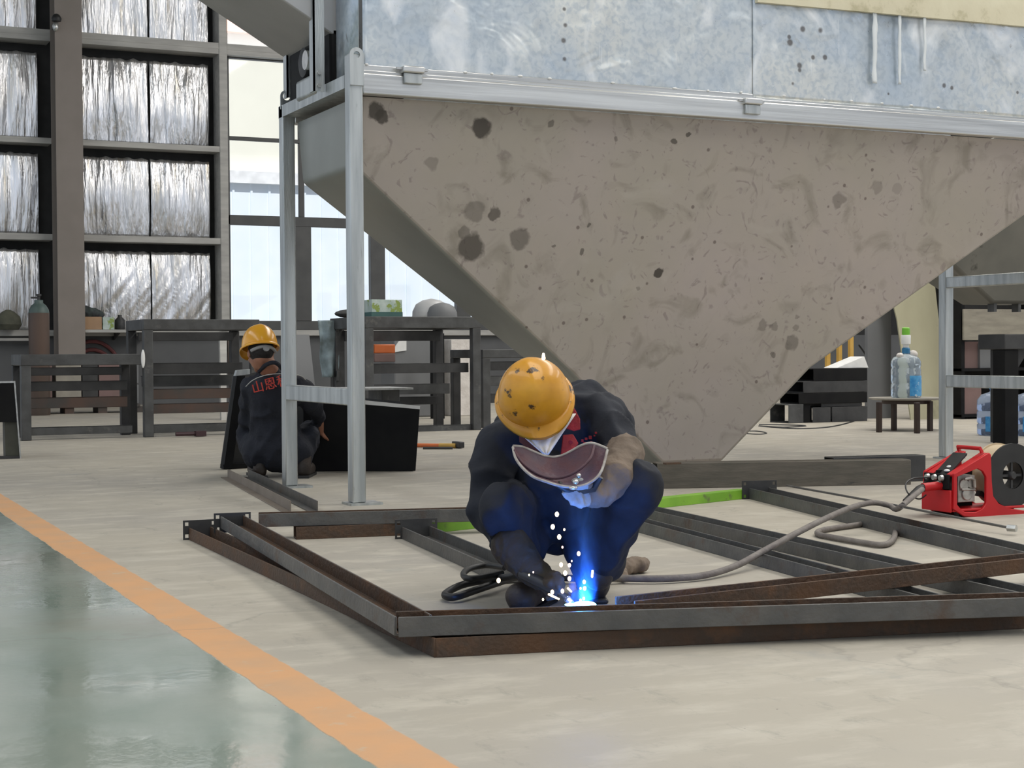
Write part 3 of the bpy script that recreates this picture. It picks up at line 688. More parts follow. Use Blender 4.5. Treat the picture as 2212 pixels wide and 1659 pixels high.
# loose bars and plates
mb = channel_mb(*off(G(475, 1032), G(606, 1106), .06), w=.05, h=.055, t=.005, mode='L')
tag(part('angle_bar', mb, M('tan_angle_steel', (.24, .20, .165), (.18, .15, .12), rough=.6, metal=.2, scale=5)), 'brownish steel angle bar on the floor left of the hopper legs', 'angle bar', 'angle bars on the floor')
mb = channel_mb(*off(G(519, 1032), G(664, 1106), .06), w=.05, h=.055, t=.005, mode='L')
tag(part('angle_bar', mb, m_steel), 'dark grey steel angle bar on the floor nearest the hopper legs', 'angle bar', 'angle bars on the floor')

tb0, tb1 = off(G(1420, 1056), G(1968, 1047), .14)
def hollow(p0, p1, w, h, t=.006, z0=0.0):
    d = (p1-p0).normalized(); s = Vector((d.y, -d.x, 0)); mb = MB()
    O = [p0+s*a+Z*(b+z0) for a, b in ((-w/2, 0), (w/2, 0), (w/2, h), (-w/2, h))]; I = [p0+s*a+Z*(b+z0) for a, b in ((-w/2+t, t), (w/2-t, t), (w/2-t, h-t), (-w/2+t, h-t))]
    return mb.ring_prism(O, I, p1-p0)
tag(part('box_tube', hollow(tb0, tb1, .14, .15), m_brownsteel, bevel=.006), 'long brown-grey steel box tube lying on the floor in front of the hopper outlet', 'tube')
tb2, tb3 = off(G(1850, 1052), G(2052, 1045), .12)
tag(part('box_tube', hollow(tb2+Y*.22, tb3+Y*.22, .12, .16), m_dark, bevel=.006), 'shorter dark steel box tube behind the red wire feeder', 'tube')
tag(part('flat_offcut', MB().bx(G(1452, 1001, .155), X*.1, Y*.04, Z*.01), m_rust), 'small rusty flat offcut lying on the left end of the long box tube', 'offcut')
# thin rod lying across the frame at the right
mb = MB().tube([G(1700, 1049, .065), G(1900, 1085, .065), G(2185, 1141, .03)], .006, 6)
rod = tag(part('thin_rod', mb, m_steel), 'thin dark steel rod lying along the right channel beside the red feeder', 'rod')
part('rod_nut', MB().lathe(G(2186, 1141, .03), Vector((.4, -.9, 0)), [(.016, -.02), (.016, .02)], 6), m_zinc, rod)

# feed hose
pts = [(1255, 1249, .03), (1340, 1249, .02), (1430, 1250, .018), (1520, 1243, .018), (1590, 1222, .03), (1650, 1190, .06), (1720, 1152, .10), (1790, 1117, .13), (1840, 1096, .135), (1885, 1086, .13), (1920, 1092, .11), (1935, 1100, .10)]
def spline(P_, n=6):
    out = []; P_ = [Vector(p) for p in P_]
    for i in range(len(P_)-1):
        a, b, c, d = P_[max(i-1, 0)], P_[i], P_[i+1], P_[min(i+2, len(P_)-1)]
        for k in range(n):
            t = k/n; out.append(.5*((2*b)+(-a+c)*t+(2*a-5*b+4*c-d)*t*t+(-a+3*b-3*c+d)*t**3))
    out.append(P_[-1]); return out
def hose(name, px, r, mat, label, cat, seg=10):
    return tag(part(name, MB().tube(spline([G(*p) for p in px]), r, seg), mat, ang=80), label, cat)
hose('welding_hose', pts+[(1948, 1093, .14), (1962, 1081, .15), (1978, 1068, .16), (1992, 1057, .17)], .0125, m_hose, 'dusty grey welding hose arching from the welder up to the red wire feeder', 'hose')
hose('floor_hose', [(1905, 1120, .016), (1860, 1132, .014), (1800, 1141, .014), (1770, 1147, .014), (1768, 1154, .014), (1800, 1161, .014), (1870, 1173, .014), (1905, 1177, .014), (1925, 1170, .014), (1933, 1156, .014), (1935, 1135, .016)], .0125, m_hose, 'dusty hose bent in a loop on the floor under the right channel', 'hose')
hose('torch_cable', [(1128, 1238, .10), (1100, 1246, .07), (1050, 1253, .04), (1000, 1263, .03), (968, 1278, .02), (962, 1287, .02), (985, 1289, .02), (1030, 1274, .025), (1075, 1259, .03), (1110, 1248, .03), (1150, 1246, .02), (1260, 1250, .02)], .0125, m_rub, 'black torch cable looping on the floor left of the welder', 'cable')
hose('torch_cable', [(1090, 1226, .07), (1050, 1221, .07), (1015, 1228, .068), (1001, 1240, .066), (1012, 1250, .066), (1045, 1246, .066), (1085, 1238, .07)], .011, m_rub, 'short black cable loop lying on the channel left of the welder', 'cable')
hose('floor_wire', [(1640, 918), (1700, 919), (1740, 921), (1690, 924), (1640, 921), (1720, 927), (1800, 922), (1860, 905), (1880, 893, .0)], .012, m_rub, 'thin black wire coiling on the floor in front of the steel stack', 'wire', 6)
hose('floor_wire', [(1575, 934), (1630, 932), (1655, 936), (1640, 939), (1600, 937)], .01, m_rub, 'short thin wire on the floor beside the hopper outlet', 'wire', 6)
_wy = G(1880, 893).y
tag(part('hanging_wire', MB().tube(spline([V(1880, 893, _wy), V(1889, 870, _wy), V(1890, 840, _wy), V(1884, 800, _wy), V(1872, 770, _wy), V(1855, 745, _wy)]), .012, 6), m_rub), 'thin black wire hanging in front of the grey board down to the floor', 'wire')

# ------------------------------------------------------------------ red wire feeder
fy = G(2085, 1118).y
wf = thing('wire_feeder', (G(2085, 1118).x+.2, fy+.14, 0), 'red welding wire feeder with a black spool standing on the floor', 'wire feeder')
def FP(px, py, dy=0.0): return V(px, py, fy)+Y*dy
outer = [(2062, 1024), (2137, 978), (2141, 981), (2143, 1040), (2146, 1072), (2158, 1088), (2180, 1098), (2214, 1103), (2214, 1114), (2130, 1118), (2084, 1116), (2060, 1100)]
inner = [(2068, 1030), (2112, 1012), (2124, 1018), (2131, 1030), (2131, 1060), (2131, 1086), (2128, 1092), (2122, 1100), (2110, 1106), (2085, 1106), (2076, 1100), (2068, 1090)]
sp = part('side_plate', MB().ring_prism([FP(*p) for p in outer], [FP(*p) for p in inner], (0, .018, 0)), m_feedred, wf, bevel=.004)
part('side_plate', MB().ring_prism([FP(*p)+Y*.21 for p in outer], [FP(*p)+Y*.21 for p in inner], (0, .018, 0)), m_feedred, wf, bevel=.004)
fl, fb_ = FP(2060, 1030), FP(2060, 1108)
part('front_panel', MB().box((fl.x-.012, fy+.01, fb_.z), (fl.x, fy+.22, FP(2060, 1060).z)), m_feedred, wf, bevel=.004)
part('front_panel', MB().box((fl.x-.015, fy+.02, FP(2060, 1058).z), (fl.x-.003, fy+.20, FP(2060, 1026).z)), m_blk, wf, bevel=.004, label='black control panel')
mb = MB()
for dy, py in ((.06, 1034), (.11, 1034), (.16, 1034), (.08, 1047)): mb.lathe((fl.x-.02, fy+dy, FP(2060, py).z), -X, [(.016, 0), (.013, .014)], 12)
part('control_knob', mb, m_zinc, wf)
t0, t1 = FP(2064, 1026), FP(2137, 978)
part('top_bar', MB().prism([t0+Y*.02, t1+Y*.02, t1+Y*.02-Z*.012, t0+Y*.02-Z*.012], (0, .045, 0)).prism([t0+Y*.165, t1+Y*.165, t1+Y*.165-Z*.012, t0+Y*.165-Z*.012], (0, .045, 0)), m_feedred, wf, bevel=.003)
part('top_handle', MB().tube([t1+Vector((-.02, .03, .0)), t1+Vector((-.03, .03, .02)), t1+Vector((-.03, .19, .02)), t1+Vector((-.02, .19, 0))], .01, 8), m_feedred, wf)
part('lid_window', MB().prism([t0+Vector((.01, .065, -.004)), t1+Vector((-.08, .065, -.004)), t1+Vector((-.08, .065, -.012)), t0+Vector((.01, .065, -.012))], (0, .10, 0)), m_rub, wf)
mb = MB()
for k, (tt, dy) in enumerate(((.15, .09), (.35, .11), (.55, .13))):
    c = t0.lerp(t1, tt*.8)+Y*dy; mb.ell(c+Z*.002, X*.013, Y*.018, Z*.008, 10, 6)
part('gauge', mb, m_wpaint, wf)
part('base_plate', MB().box((FP(2062, 1100).x, fy+.01, .028), (FP(2225, 1100).x, fy+.22, .04)), m_feedred, wf, bevel=.004)
for px in (2080, 2195):
    for dy in (.04, .19): part('rubber_foot', MB().lathe((FP(px, 1110).x, fy+dy, 0), Z, [(.014, 0), (.018, .03)], 12), m_rub, wf)
cz_ = FP(2100, 1055)
part('inner_panel', MB().box((fl.x+.01, fy+.13, .04), (FP(2140, 1000).x, fy+.14, FP(2100, 1018).z)), m_blk, wf)
mb = MB().bx(cz_+Vector((0, .10, -.005)), X*.105, Y*.12, Z*.13).lathe(cz_+Vector((-.02, .03, .015)), Y, [(.028, 0), (.03, .02), (.012, .03)], 16).lathe(cz_+Vector((.025, .03, .02)), Y, [(.024, 0), (.026, .02), (.01, .03)], 16).lathe(cz_+Vector((0, .03, -.03)), Y, [(.03, 0), (.034, .02), (.02, .03)], 16)
mb.tube([cz_+Vector((-.03, .02, .045)), cz_+Vector((0, .01, .05)), cz_+Vector((.03, .02, .04)), cz_+Vector((.035, .02, 0))], .008, 8)
mb.tube([cz_+Vector((-.04, .03, -.005)), cz_+Vector((.045, .03, -.01))], .007, 8)
part('drive_rolls', mb, M('aluminium_drive', (.45, .43, .40), (.25, .24, .22), rough=.4, metal=.7, scale=30), wf, bevel=.003)
sc_ = FP(2197, 1028)+Y*.04; sr = 66/FPX*(sc_-CP).length
spool = part('wire_spool', MB().lathe(sc_, Y, [(sr*.42, -.012), (sr, -.012), (sr, .0), (sr*.42, .0)], 40, cap=False).lathe(sc_, Y, [(sr*.42, .0), (sr*.42, .09)], 30, cap=False), m_rub, wf)
part('spool_drum', MB().lathe(sc_, Y, [(sr*.93, .0), (sr*.93, .10), (sr*.98, .10), (sr*.98, .108)], 40, cap=False), m_cream, spool)
part('spool_hub', MB().lathe(sc_, Y, [(sr*.1, -.02), (sr*.14, -.01), (sr*.14, .09)], 14).bx(sc_, X*sr*.8, Y*.008, Z*.012).bx(sc_, Z*sr*.8, Y*.008, X*.012), m_dark, spool)
part('spool_arm', MB().prism([FP(2145, 1075, .1), FP(2214, 1093, .1), FP(2214, 1085, .1), FP(2150, 1064, .1)], (0, .03, 0)), m_rub, wf)
cn = part('euro_connector', MB().tube([FP(2058, 1051, .08)+X*.0, V(1993, 1053, fy+.08)], .021, 14), m_feedred, wf)
part('connector_nut', MB().tube([V(1996, 1053, fy+.08), V(1985, 1057, fy+.08), V(1972, 1068, fy+.07), V(1955, 1083, fy+.05)], [.02, .019, .016, .013], 12), m_rub, wf)
part('control_lead', MB().tube(spline([FP(2040, 1048, .15), V(2010, 1033, fy+.15), V(1975, 1033, fy+.13), V(1957, 1045, fy+.10), V(1962, 1066, fy+.06), V(1985, 1078, fy+.06), FP(2030, 1073, .1)]), .004, 6), m_rub, wf)

# ------------------------------------------------------------------ table with the water bottle
def ground_xy(px, py): g = G(px, py); return g
tc_ = G(1958, 929); th = .325
tbl = thing('low_round_table', tc_, 'low round dark-legged table standing on the floor beside the plywood sheet', 'table')
part('table_top', MB().lathe(tc_+Z*(th-.02), Z, [(.34, 0), (.37, .008), (.37, .02)], 40), m_tabletop, tbl)
part('apron', MB().lathe(tc_+Z*(th-.06), Z, [(.24, 0), (.24, .04)], 28), m_tablew, tbl)
for px, py in ((1899, 934), (1981, 936), (1931, 930), (2009, 931)):
    q = G(px, py); part('leg', MB().box((q.x-.022, q.y-.022, 0), (q.x+.022, q.y+.022, th-.03)), m_tablew, tbl, bevel=.004)
bc = Vector((tc_.x-.01, tc_.y-.02, th)); bc = D(1957, 858, (tc_-CP).dot(_f)); bc.z = th
wb = thing('water_bottle', bc, 'large clear water bottle with a green and white pump on the low round table', 'bottle')
prof = [(.135, 0), (.148, .012), (.148, .13), (.142, .14), (.142, .155), (.148, .165), (.148, .28), (.142, .29), (.142, .305), (.148, .315), (.147, .36), (.125, .40), (.07, .425), (.035, .435), (.035, .49)]
part('bottle_body', MB().lathe(bc, Z, prof, 32), m_bottle, wb, ang=60)
def label_arc(c, r, a0_, a1_, z0, z1, t=.003, n=14):
    mb = MB(); o = []; i_ = []
    for k in range(n+1):
        a = a0_+(a1_-a0_)*k/n; o.append(c+Vector((math.cos(a)*(r+t), math.sin(a)*(r+t), z0))); i_.append(c+Vector((math.cos(a)*r, math.sin(a)*r, z0)))
    return mb.prism(o+i_[::-1], (0, 0, z1-z0))
part('bottle_label', label_arc(bc, .1485, math.radians(-115), math.radians(-30), .02, .22), m_bluelabel, wb)
part('bottle_cap', MB().lathe(bc+Z*.44, Z, [(.04, 0), (.04, .05), (.03, .06)], 20), M('blue_cap', (.03, .2, .4), rough=.4), wb)
pu = part('pump', MB().lathe(bc+Z*.50, Z, [(.03, -.01), (.03, .03), (.046, .035), (.048, .12), (.044, .125)], 20), m_wpaint, wb)
part('pump_button', MB().lathe(bc+Z*.625, Z, [(.036, 0), (.04, .01), (.038, .07), (.03, .075)], 20), m_lime, pu)
part('crumpled_bag', MB().ell(bc+Vector((.07, -.02, .43)), X*.05, Y*.05, Z*.045, 9, 6).ell(bc+Vector((-.09, -.02, .42)), X*.035, Y*.04, Z*.03, 8, 5), m_white, wb)

# big bottles on the floor at the right
def carboy(px, py, label):
    g = G(px, py); t = thing('water_carboy', g, label, 'bottle', 'blue water bottles on the floor at the right')
    part('bottle_body', MB().lathe(g, Z, [(.125, 0), (.148, .015), (.15, .10), (.14, .11), (.15, .12), (.15, .22), (.14, .23), (.15, .24), (.148, .33), (.11, .38), (.05, .40), (.032, .41), (.032, .45)], 32), m_bottle2, t, ang=60)
    part('bottle_label', label_arc(g, .151, math.radians(-160), math.radians(-20), .04, .18), m_bluelabel, t)
    part('bottle_cap', MB().lathe(g+Z*.43, Z, [(.037, 0), (.037, .04)], 18), m_bluelabel, t); return t
carboy(2146, 940, 'blue-tinted water bottle on the floor, left of the dark table leg')
carboy(2226, 941, 'blue-tinted water bottle at the right picture edge, right of the dark table leg')

# dark steel table at the right edge
q = G(2172, 958); dt = thing('dark_steel_table', (q.x+.5, q.y+.3, 0), 'dark steel table at the right picture edge with a thick leg', 'table')
ztab = V(2172, 722, q.y).z; zb2 = V(2172, 755, q.y).z
part('table_frame', MB().box((q.x-.09, q.y-.09, zb2), (q.x+1.2, q.y+.24, ztab)), m_dark, dt, bevel=.008)
for dx, dy in ((0, 0), (1.1, 0), (.11, .152), (1.1, .152)):
    part('leg', MB().box((q.x-.075+dx, q.y-.075+dy, 0), (q.x+.075+dx, q.y+.075+dy, zb2)), m_dark if dx else m_blk, dt, bevel=.006)
part('corner_gusset', MB().prism([(q.x+.075, q.y-.03, zb2), (q.x+.24, q.y-.03, zb2), (q.x+.075, q.y-.03, zb2-.2)], (0, .02, 0)), m_dark, dt)

# things behind, right part
yb_ = G(1990, 906).y
sh = MB().add([V(1938, 640, yb_+.35), V(2043, 560, yb_+.35), V(2043, 905, yb_), V(1972, 906, yb_)], [(0, 1, 2, 3)])
v0 = [V(1905, 560, yb_+.30), V(2046, 560, yb_+.30), V(2046, 907, yb_), V(1968, 907, yb_), V(1938, 690, yb_+.2)]
for v in v0[2:4]: v.z = 0.0
tag(part('plywood_sheet', MB().prism(v0, (0, .018, 0)), m_ply), 'tall yellowish-green weathered plywood sheet leaning behind the low round table', 'board')
gb = [V(1874, 700, yb_+.5), V(1925, 660, yb_+.5), V(1925, 912, yb_+.5), V(1874, 912, yb_+.5)]
for v in gb[2:]: v.z = 0
gb[0].z = gb[1].z = 2.2
tag(part('grey_board', MB().prism(gb, (0, .05, 0)), m_grey), 'tall plain grey board standing upright between the steel stacks and the plywood', 'board')
# black steel stack
ys = G(1800, 912).y
stk = [(1757, 838, 1876, 818), (1765, 860, 1876, 842), (1800, 883, 1876, 862)]
zz0 = 0.0; sx0, sx1 = V(1715, 900, ys).x, V(1876, 900, ys).x
for k, (xa_, xb_, z0, z1, mm, lab) in enumerate(((1800, 1876, 0, .17, m_dark, 'dark steel section at the bottom right of the stack behind the hopper'), (1758, 1797, 0, .17, m_dark, 'short dark steel section standing at the middle of the stack bottom'),
        (1706, 1738, 0, .21, m_mid, 'grey steel block at the bottom left of the stack behind the hopper'),
        (1728, 1876, .21, .33, m_blk, 'long black steel section lying across the bottom blocks of the stack'), (1738, 1876, .33, .46, m_dark, 'dark steel section, second from the top of the stack'), (1760, 1876, .46, .60, m_blk, 'black steel section with a bright top edge, top of the stack'))):
    a, b = V(xa_, 900, ys).x, V(xb_, 900, ys).x
    tag(part('steel_section', hollow(Vector((a, ys+.2, 0)), Vector((b, ys+.2, 0)), .36, z1-z0-.002, .01, z0+(.0 if z0 else 0)), mm, bevel=.004), lab, 'steel section', 'steel sections stacked behind the hopper')
part('packing_block', MB().box((V(1741, 900, ys).x, ys+.05, 0), (V(1756, 900, ys).x, ys+.3, .208)), m_blk, None)
tag(bpy.data.objects['packing_block'], 'small black packing block between the bottom sections of the steel stack', 'block')
tag(part('packing_block', MB().box((V(1780, 900, ys).x, ys+.05, .172), (V(1868, 900, ys).x, ys+.3, .208)), m_dark), 'flat dark packing strip under the long black section of the steel stack', 'block')
w0 = [V(1808, 812, ys+.1), V(1870, 770, ys+.1), V(1876, 790, ys+.1)]
w0[0].z = .602; w0[2].z = w0[1].z-.13; w0[1].x -= .02
tag(part('white_wedge', MB().prism(w0+[Vector((w0[2].x, w0[2].y, .602))], (0, .25, 0)), m_wpaint), 'white folded sheet wedge resting on top of the black steel stack', 'sheet')
for k, (px, py) in enumerate(((1788, 818), (1813, 790), (1838, 770))):
    g = G(px, 872); z1_ = V(px, py-55, g.y).z
    tag(part('yellow_bar', MB().box((g.x-.03, g.y-.03, 0), (g.x+.03, g.y+.03, z1_)), m_yrod), ('left', 'middle', 'right')[k]+('most' if k != 1 else '')+' of three upright yellow bars behind the steel stack', 'bar', 'upright yellow bars')
# shelf of boxes behind the far right leg
yr = G(2100, 905).y
rk = thing('storage_rack', (V(2150, 800, yr).x, yr+.4, 0), 'dark storage rack with a broad dusty plank across it at the right edge', 'rack')
x0, x1 = V(2079, 800, yr).x, V(2300, 800, yr).x
part('rack_back', MB().box((x0, yr+.7, 0), (x1, yr+.74, 2.4)), m_blackgap, rk)
for xx in (x0, x1-.06): part('upright', MB().box((xx, yr+.02, 0), (xx+.05, yr+.68, 2.4)), m_blk, rk)
part('shelf', MB().box((x0, yr, .55), (x1, yr+.7, .58)).box((x0, yr, .02), (x1, yr+.7, .05)), m_blk, rk)
part('plank', MB().box((x0-.02, yr-.05, V(2100, 735, yr).z), (x1, yr-.02, V(2100, 668, yr).z)), m_plank, rk, bevel=.004)
def boxon(name, xa_, xb_, zy0, zy1, dy, mat, lab, cat, grp=None, depth=.35):
    a, b = V(xa_, 800, yr+dy).x, V(xb_, 800, yr+dy).x; return tag(part(name, MB().box((a, yr+dy, zy0), (b, yr+dy+depth, zy1)), mat, bevel=.004), lab, cat, grp)
boxon('pink_box', 2084, 2114, .581, V(2100, 738, yr).z-.0, .12, m_pink, 'dusty pink box on the rack shelf just below the plank', 'box')
boxon('grey_cabinet', 2117, 2165, .581, V(2100, 742, yr).z, .08, m_grey, 'grey metal box beside the pink one on the rack shelf', 'box')
boxon('pink_box', 2083, 2120, .051, .45, .1, m_pink, 'dusty pink board box on the lowest shelf left of the water bottles', 'box')

# ================================================================== WORK BENCHES (left and centre background)
def bench(name, x0, x1, y0, y1, zt_, bh, rails, label, cat='workbench', w=.09, matl=m_mid, skip=False):
    t = thing(name, ((x0+x1)/2, (y0+y1)/2, 0), label, cat)
    for y in (y0, y1): part('top_beam', MB().box((x0, y-w/2, zt_-bh), (x1, y+w/2, zt_)), matl, t, bevel=.006)
    for x in (x0+w/2, x1-w/2): part('end_beam', MB().box((x-w/2, y0+w/2, zt_-bh), (x+w/2, y1-w/2, zt_)), matl, t, bevel=.006)
    for x in (x0+w/2, x1-w/2):
        for y in (y0, y1):
            if skip and x > x0+w and y == y0: continue
            part('leg', MB().box((x-w/2, y-w/2, 0), (x+w/2, y+w/2, zt_-bh)), matl if y == y0 else m_dark, t, bevel=.006)
    for (za, zb, yy, mm) in rails:
        part('rail', MB().box((x0+w, yy-.03, za), (x1-w, yy+.005, zb)).box((x0+w, yy-.03, zb-.008), (x1-w, yy+.05, zb)), mm, t, bevel=.003)
    return t
yb1 = 15.35
def zb_at(py, px=180, y=yb1): return V(px, py, y).z
B1x0, B1x1 = V(45, 900, yb1).x, V(306, 900, yb1).x
m_railr = M('rusty_rail', (.10, .06, .045), (.06, .055, .05), rough=.7, scale=4)
b1 = bench('low_workbench', B1x0, B1x1, yb1, yb1+.56, zb_at(765), zb_at(765)-zb_at(789), [
    (zb_at(812), zb_at(794), yb1+.50, m_dark), (zb_at(845), zb_at(824), yb1+.25, m_dark), (zb_at(882), zb_at(859), yb1+.25, m_railr), (zb_at(938), zb_at(921), yb1+.03, m_mid)], 'lower grey steel workbench with slatted rails at the far left', skip=True)
B2x0, B2x1 = V(309, 900, yb1).x, V(560, 900, yb1).x
b2 = bench('tall_workbench', B2x0+.005, B2x1, yb1, yb1+.75, zb_at(690, 430), zb_at(690, 430)-zb_at(713, 430), [
    (zb_at(735, 430), zb_at(716, 430), yb1+.65, m_dark), (zb_at(808, 430), zb_at(784, 430), yb1+.3, m_dark), (zb_at(836, 430), zb_at(812, 430), yb1+.5, m_mid), (zb_at(862, 430), zb_at(840, 430), yb1+.2, m_railr), (zb_at(893, 430), zb_at(872, 430), yb1+.2, m_railr), (zb_at(933, 430), zb_at(915, 430), yb1+.03, m_mid)],
    'taller grey steel workbench directly behind the far crouching worker')
yb3 = 14.9
B3x0, B3x1 = V(787, 900, yb3).x, V(1036, 900, yb3).x
def z3(py): return V(900, py, yb3).z
b3 = bench('large_workbench', B3x0, B3x1, yb3, yb3+1.0, z3(684), z3(684)-z3(709), [
    (z3(735), z3(712), yb3+.85, m_dark), (z3(806), z3(785), yb3+.1, m_dark), (z3(855), z3(832), yb3+.6, m_mid), (z3(880), z3(862), yb3+.8, m_dark), (z3(935), z3(920), yb3+.03, m_mid)],
    'large grey steel workbench between the hopper legs and the welder')
B4x0 = V(1040, 900, 15.3).x
def z4(py): return V(1080, py, 15.3).z
b4 = bench('far_steel_rack', B4x0, B4x0+2.2, 15.3, 16.1, z4(755), .09, [(z4(800), z4(781), 15.32, m_dark), (z4(833), z4(812), 15.32, m_mid), (z4(870), z4(850), 15.32, m_dark), (z4(935), z4(920), 15.3, m_mid)], 'dark steel rack partly hidden behind the welder and hopper', 'rack')
# clamp drop of white paint on bench corner
part('paint_mark', MB().ell(V(309, 775, yb1-.05), X*.02, Y*.01, Z*.09, 10, 8), m_wpaint, b1, label='white paint smear')
# things lying on / in bench 3
zt3 = z3(684)
a, b = V(803, 670, yb3+.2), V(869, 670, yb3+.2)
ct = thing('drink_carton', ((a.x+b.x)/2, yb3+.33, zt3), 'green and white printed drinks carton on the large workbench', 'carton')
part('carton_body', MB().box((a.x, yb3+.2, zt3), (b.x, yb3+.45, V(830, 647, yb3+.2).z)), m_greenlabel, ct, bevel=.004)
part('carton_base', MB().box((a.x-.003, yb3+.197, zt3), (b.x+.003, yb3+.453, V(830, 674, yb3+.2).z)), M('teal_band', (.06, .14, .13), rough=.6), ct)
dm = thing('round_motor_cover', V(935, 684, yb3+.5), 'grey domed motor cover on the right end of the large workbench', 'cover')
c = V(945, 684, yb3+.5); c.z = zt3
for nm, cc, rr in (('dome', V(955, 684, yb3+.5), 33), ('outer_dome', V(932, 684, yb3+.7), 42)):
    cc.z = zt3; R_ = rr/FPX*(cc-CP).length
    part(nm, MB().lathe(cc, Z, [(R_, 0), (R_*.98, R_*.35), (R_*.8, R_*.72), (R_*.45, R_*.92), (.01, R_)], 24), m_dome if nm != 'dome' else m_grey, dm, ang=60)
# pale cloth hanging from bench
def drape(a, b, py0, py1, y, seed, n1=12, n2=26, amp=.05, taper=.35):
    x0, x1 = V(a, 750, y).x, V(b, 750, y).x; z0, z1 = V(a, py0, y).z, V(a, py1, y).z
    def fn(u_, v_):
        wd = 1-taper*v_; x = x0+(x1-x0)*(.5+(u_-.5)*wd+.25*noise.noise(Vector((v_*2, seed, 0)))*v_)
        return (x, y+noise.noise(Vector((u_*3, v_*2, seed)))*amp+math.sin(u_*9+v_)*amp*.4, z0+(z1-z0)*v_)
    return MB().grid(fn, n1, n2)
tag(part('hanging_cloth', drape(688, 738, 692, 815, yb3+.92, 5), m_cloth, solid=.012), 'pale blue and grey cloth hanging from the left end of the large workbench', 'cloth')
tag(part('grey_rag', MB().ell(V(765, 684, yb3+.9)+Z*.03, X*.22, Y*.12, Z*.05, 14, 8), M('dark_rag', (.06, .06, .06), rough=.9, bump=.4)), 'dark grey rag bundle lying on the left end of the large workbench', 'rag')
# box-section post at left of bench 3 (second frame)
xq = V(722, 800, yb3+.95).x
lb = thing('side_stand', (xq+.1, yb3+.95, 0), 'dark upright steel stand at the left end of the large workbench', 'stand')
part('post', MB().box((xq, yb3+.9, 0), (xq+.10, yb3+1.0, z3(700))).box((xq+.2, yb3+.9, 0), (xq+.27, yb3+1.0, z3(700))), m_mid, lb, bevel=.005)
part('shelf_bar', MB().box((xq, yb3+.86, V(760, 826, yb3).z), (B3x0+.04, yb3+.92, V(760, 803, yb3).z)).box((xq, yb3+.86, z3(712)), (B3x0+.04, yb3+1.0, z3(690))), m_mid, lb, bevel=.004)
# inside bench 3: orange tray, sacks, machines
a = V(807, 760, yb3+.6); zsh = z3(785)+.0
tag(part('orange_tray', MB().box((V(806, 760, yb3+.65).x, yb3+.62, z3(763)), (V(852, 760, yb3+.65).x, yb3+.8, z3(743))), m_orange, bevel=.01), 'orange plastic tray inside the large workbench', 'tray')
tag(part('maroon_box', MB().box((V(806, 770, yb3+.65).x, yb3+.61, z3(782)), (V(851, 770, yb3+.65).x, yb3+.81, z3(763)-.002)), m_pink, bevel=.006), 'dark maroon box beneath the orange tray inside the large workbench', 'box')
# machine behind bench 3: grey plates and black pipes leaning
yk = 18.2
tag(part('grey_cabinet', MB().box((V(852, 800, yk).x, yk, 0), (V(935, 800, yk).x, yk+.5, V(880, 724, yk).z)), m_grey, bevel=.02), 'grey metal cabinet seen through the middle of the large workbench', 'cabinet')
tag(part('black_post', MB().box((V(936, 800, yk-.6).x, yk-.6, 0), (V(960, 800, yk-.6).x, yk-.5, V(950, 720, yk-.6).z)), m_blk), 'black steel post seen through the right part of the large workbench', 'post')
tag(part('white_crate', MB().box((V(975, 800, yk).x, yk, 0), (V(1032, 800, yk).x, yk+.4, V(1000, 733, yk).z)), m_white, bevel=.01), 'off-white crate behind the right leg of the large workbench', 'crate')
tag(part('pale_board', MB().prism([V(845, 762, yk-.02), V(862, 737, yk-.02), V(878, 735, yk-.02), V(878, 757, yk-.02)], (0, .02, 0)), m_wpaint), 'white folded board leaning on the grey cabinet behind the large workbench', 'board')
# grey plate leaning
yq = 16.6
tag(part('leaning_plate', MB().prism([V(620, 723, yq+.4), V(668, 723, yq+.4), Vector((V(690, 905, yq).x, yq, 0)), Vector((V(618, 905, yq).x, yq, 0))], (0, .02, 0)), m_grey), 'plain dark grey plate leaning behind the far worker beside the workbench', 'plate')
tag(part('brown_board', MB().prism([V(492, 735, 19), V(512, 735, 19), Vector((V(512, 880, 19).x, 18.8, 0)), Vector((V(490, 880, 19).x, 18.8, 0))], (0, .06, 0)), m_railr), 'narrow brown board leaning on the wall behind the tall workbench', 'board')
tag(part('grey_angle', MB().prism([V(475, 735, 19), V(490, 735, 19), Vector((V(489, 880, 18.7).x, 18.7, 0)), Vector((V(478, 880, 18.7).x, 18.7, 0))], (0, .06, 0)), m_girt), 'narrow pale strip leaning on the wall left of the brown board', 'strip')

# gas cylinder
gc = V(86, 850, 21.5); gc.z = 0; R_ = 21/FPX*(gc-CP).length; hz = V(86, 676, 21.5).z
cy = thing('gas_cylinder', gc, 'tall brown gas cylinder with a green shoulder standing by the beige column', 'gas cylinder')
part('cylinder_body', MB().lathe(gc, Z, [(R_*.95, 0), (R_, .03), (R_, hz)], 28), m_cylbrown, cy)
part('cylinder_shoulder', MB().lathe(gc+Z*hz, Z, [(R_, 0), (R_*.95, .04), (R_*.7, .10), (R_*.42, .13), (R_*.42, .17)], 28), m_cylgreen, cy, ang=60)
part('valve', MB().lathe(gc+Z*(hz+.17), Z, [(.02, 0), (.02, .05), (.035, .055), (.035, .08)], 12).bx(gc+Vector((-.05, 0, hz+.2)), X*.1, Y*.025, Z*.025), m_dark, cy)
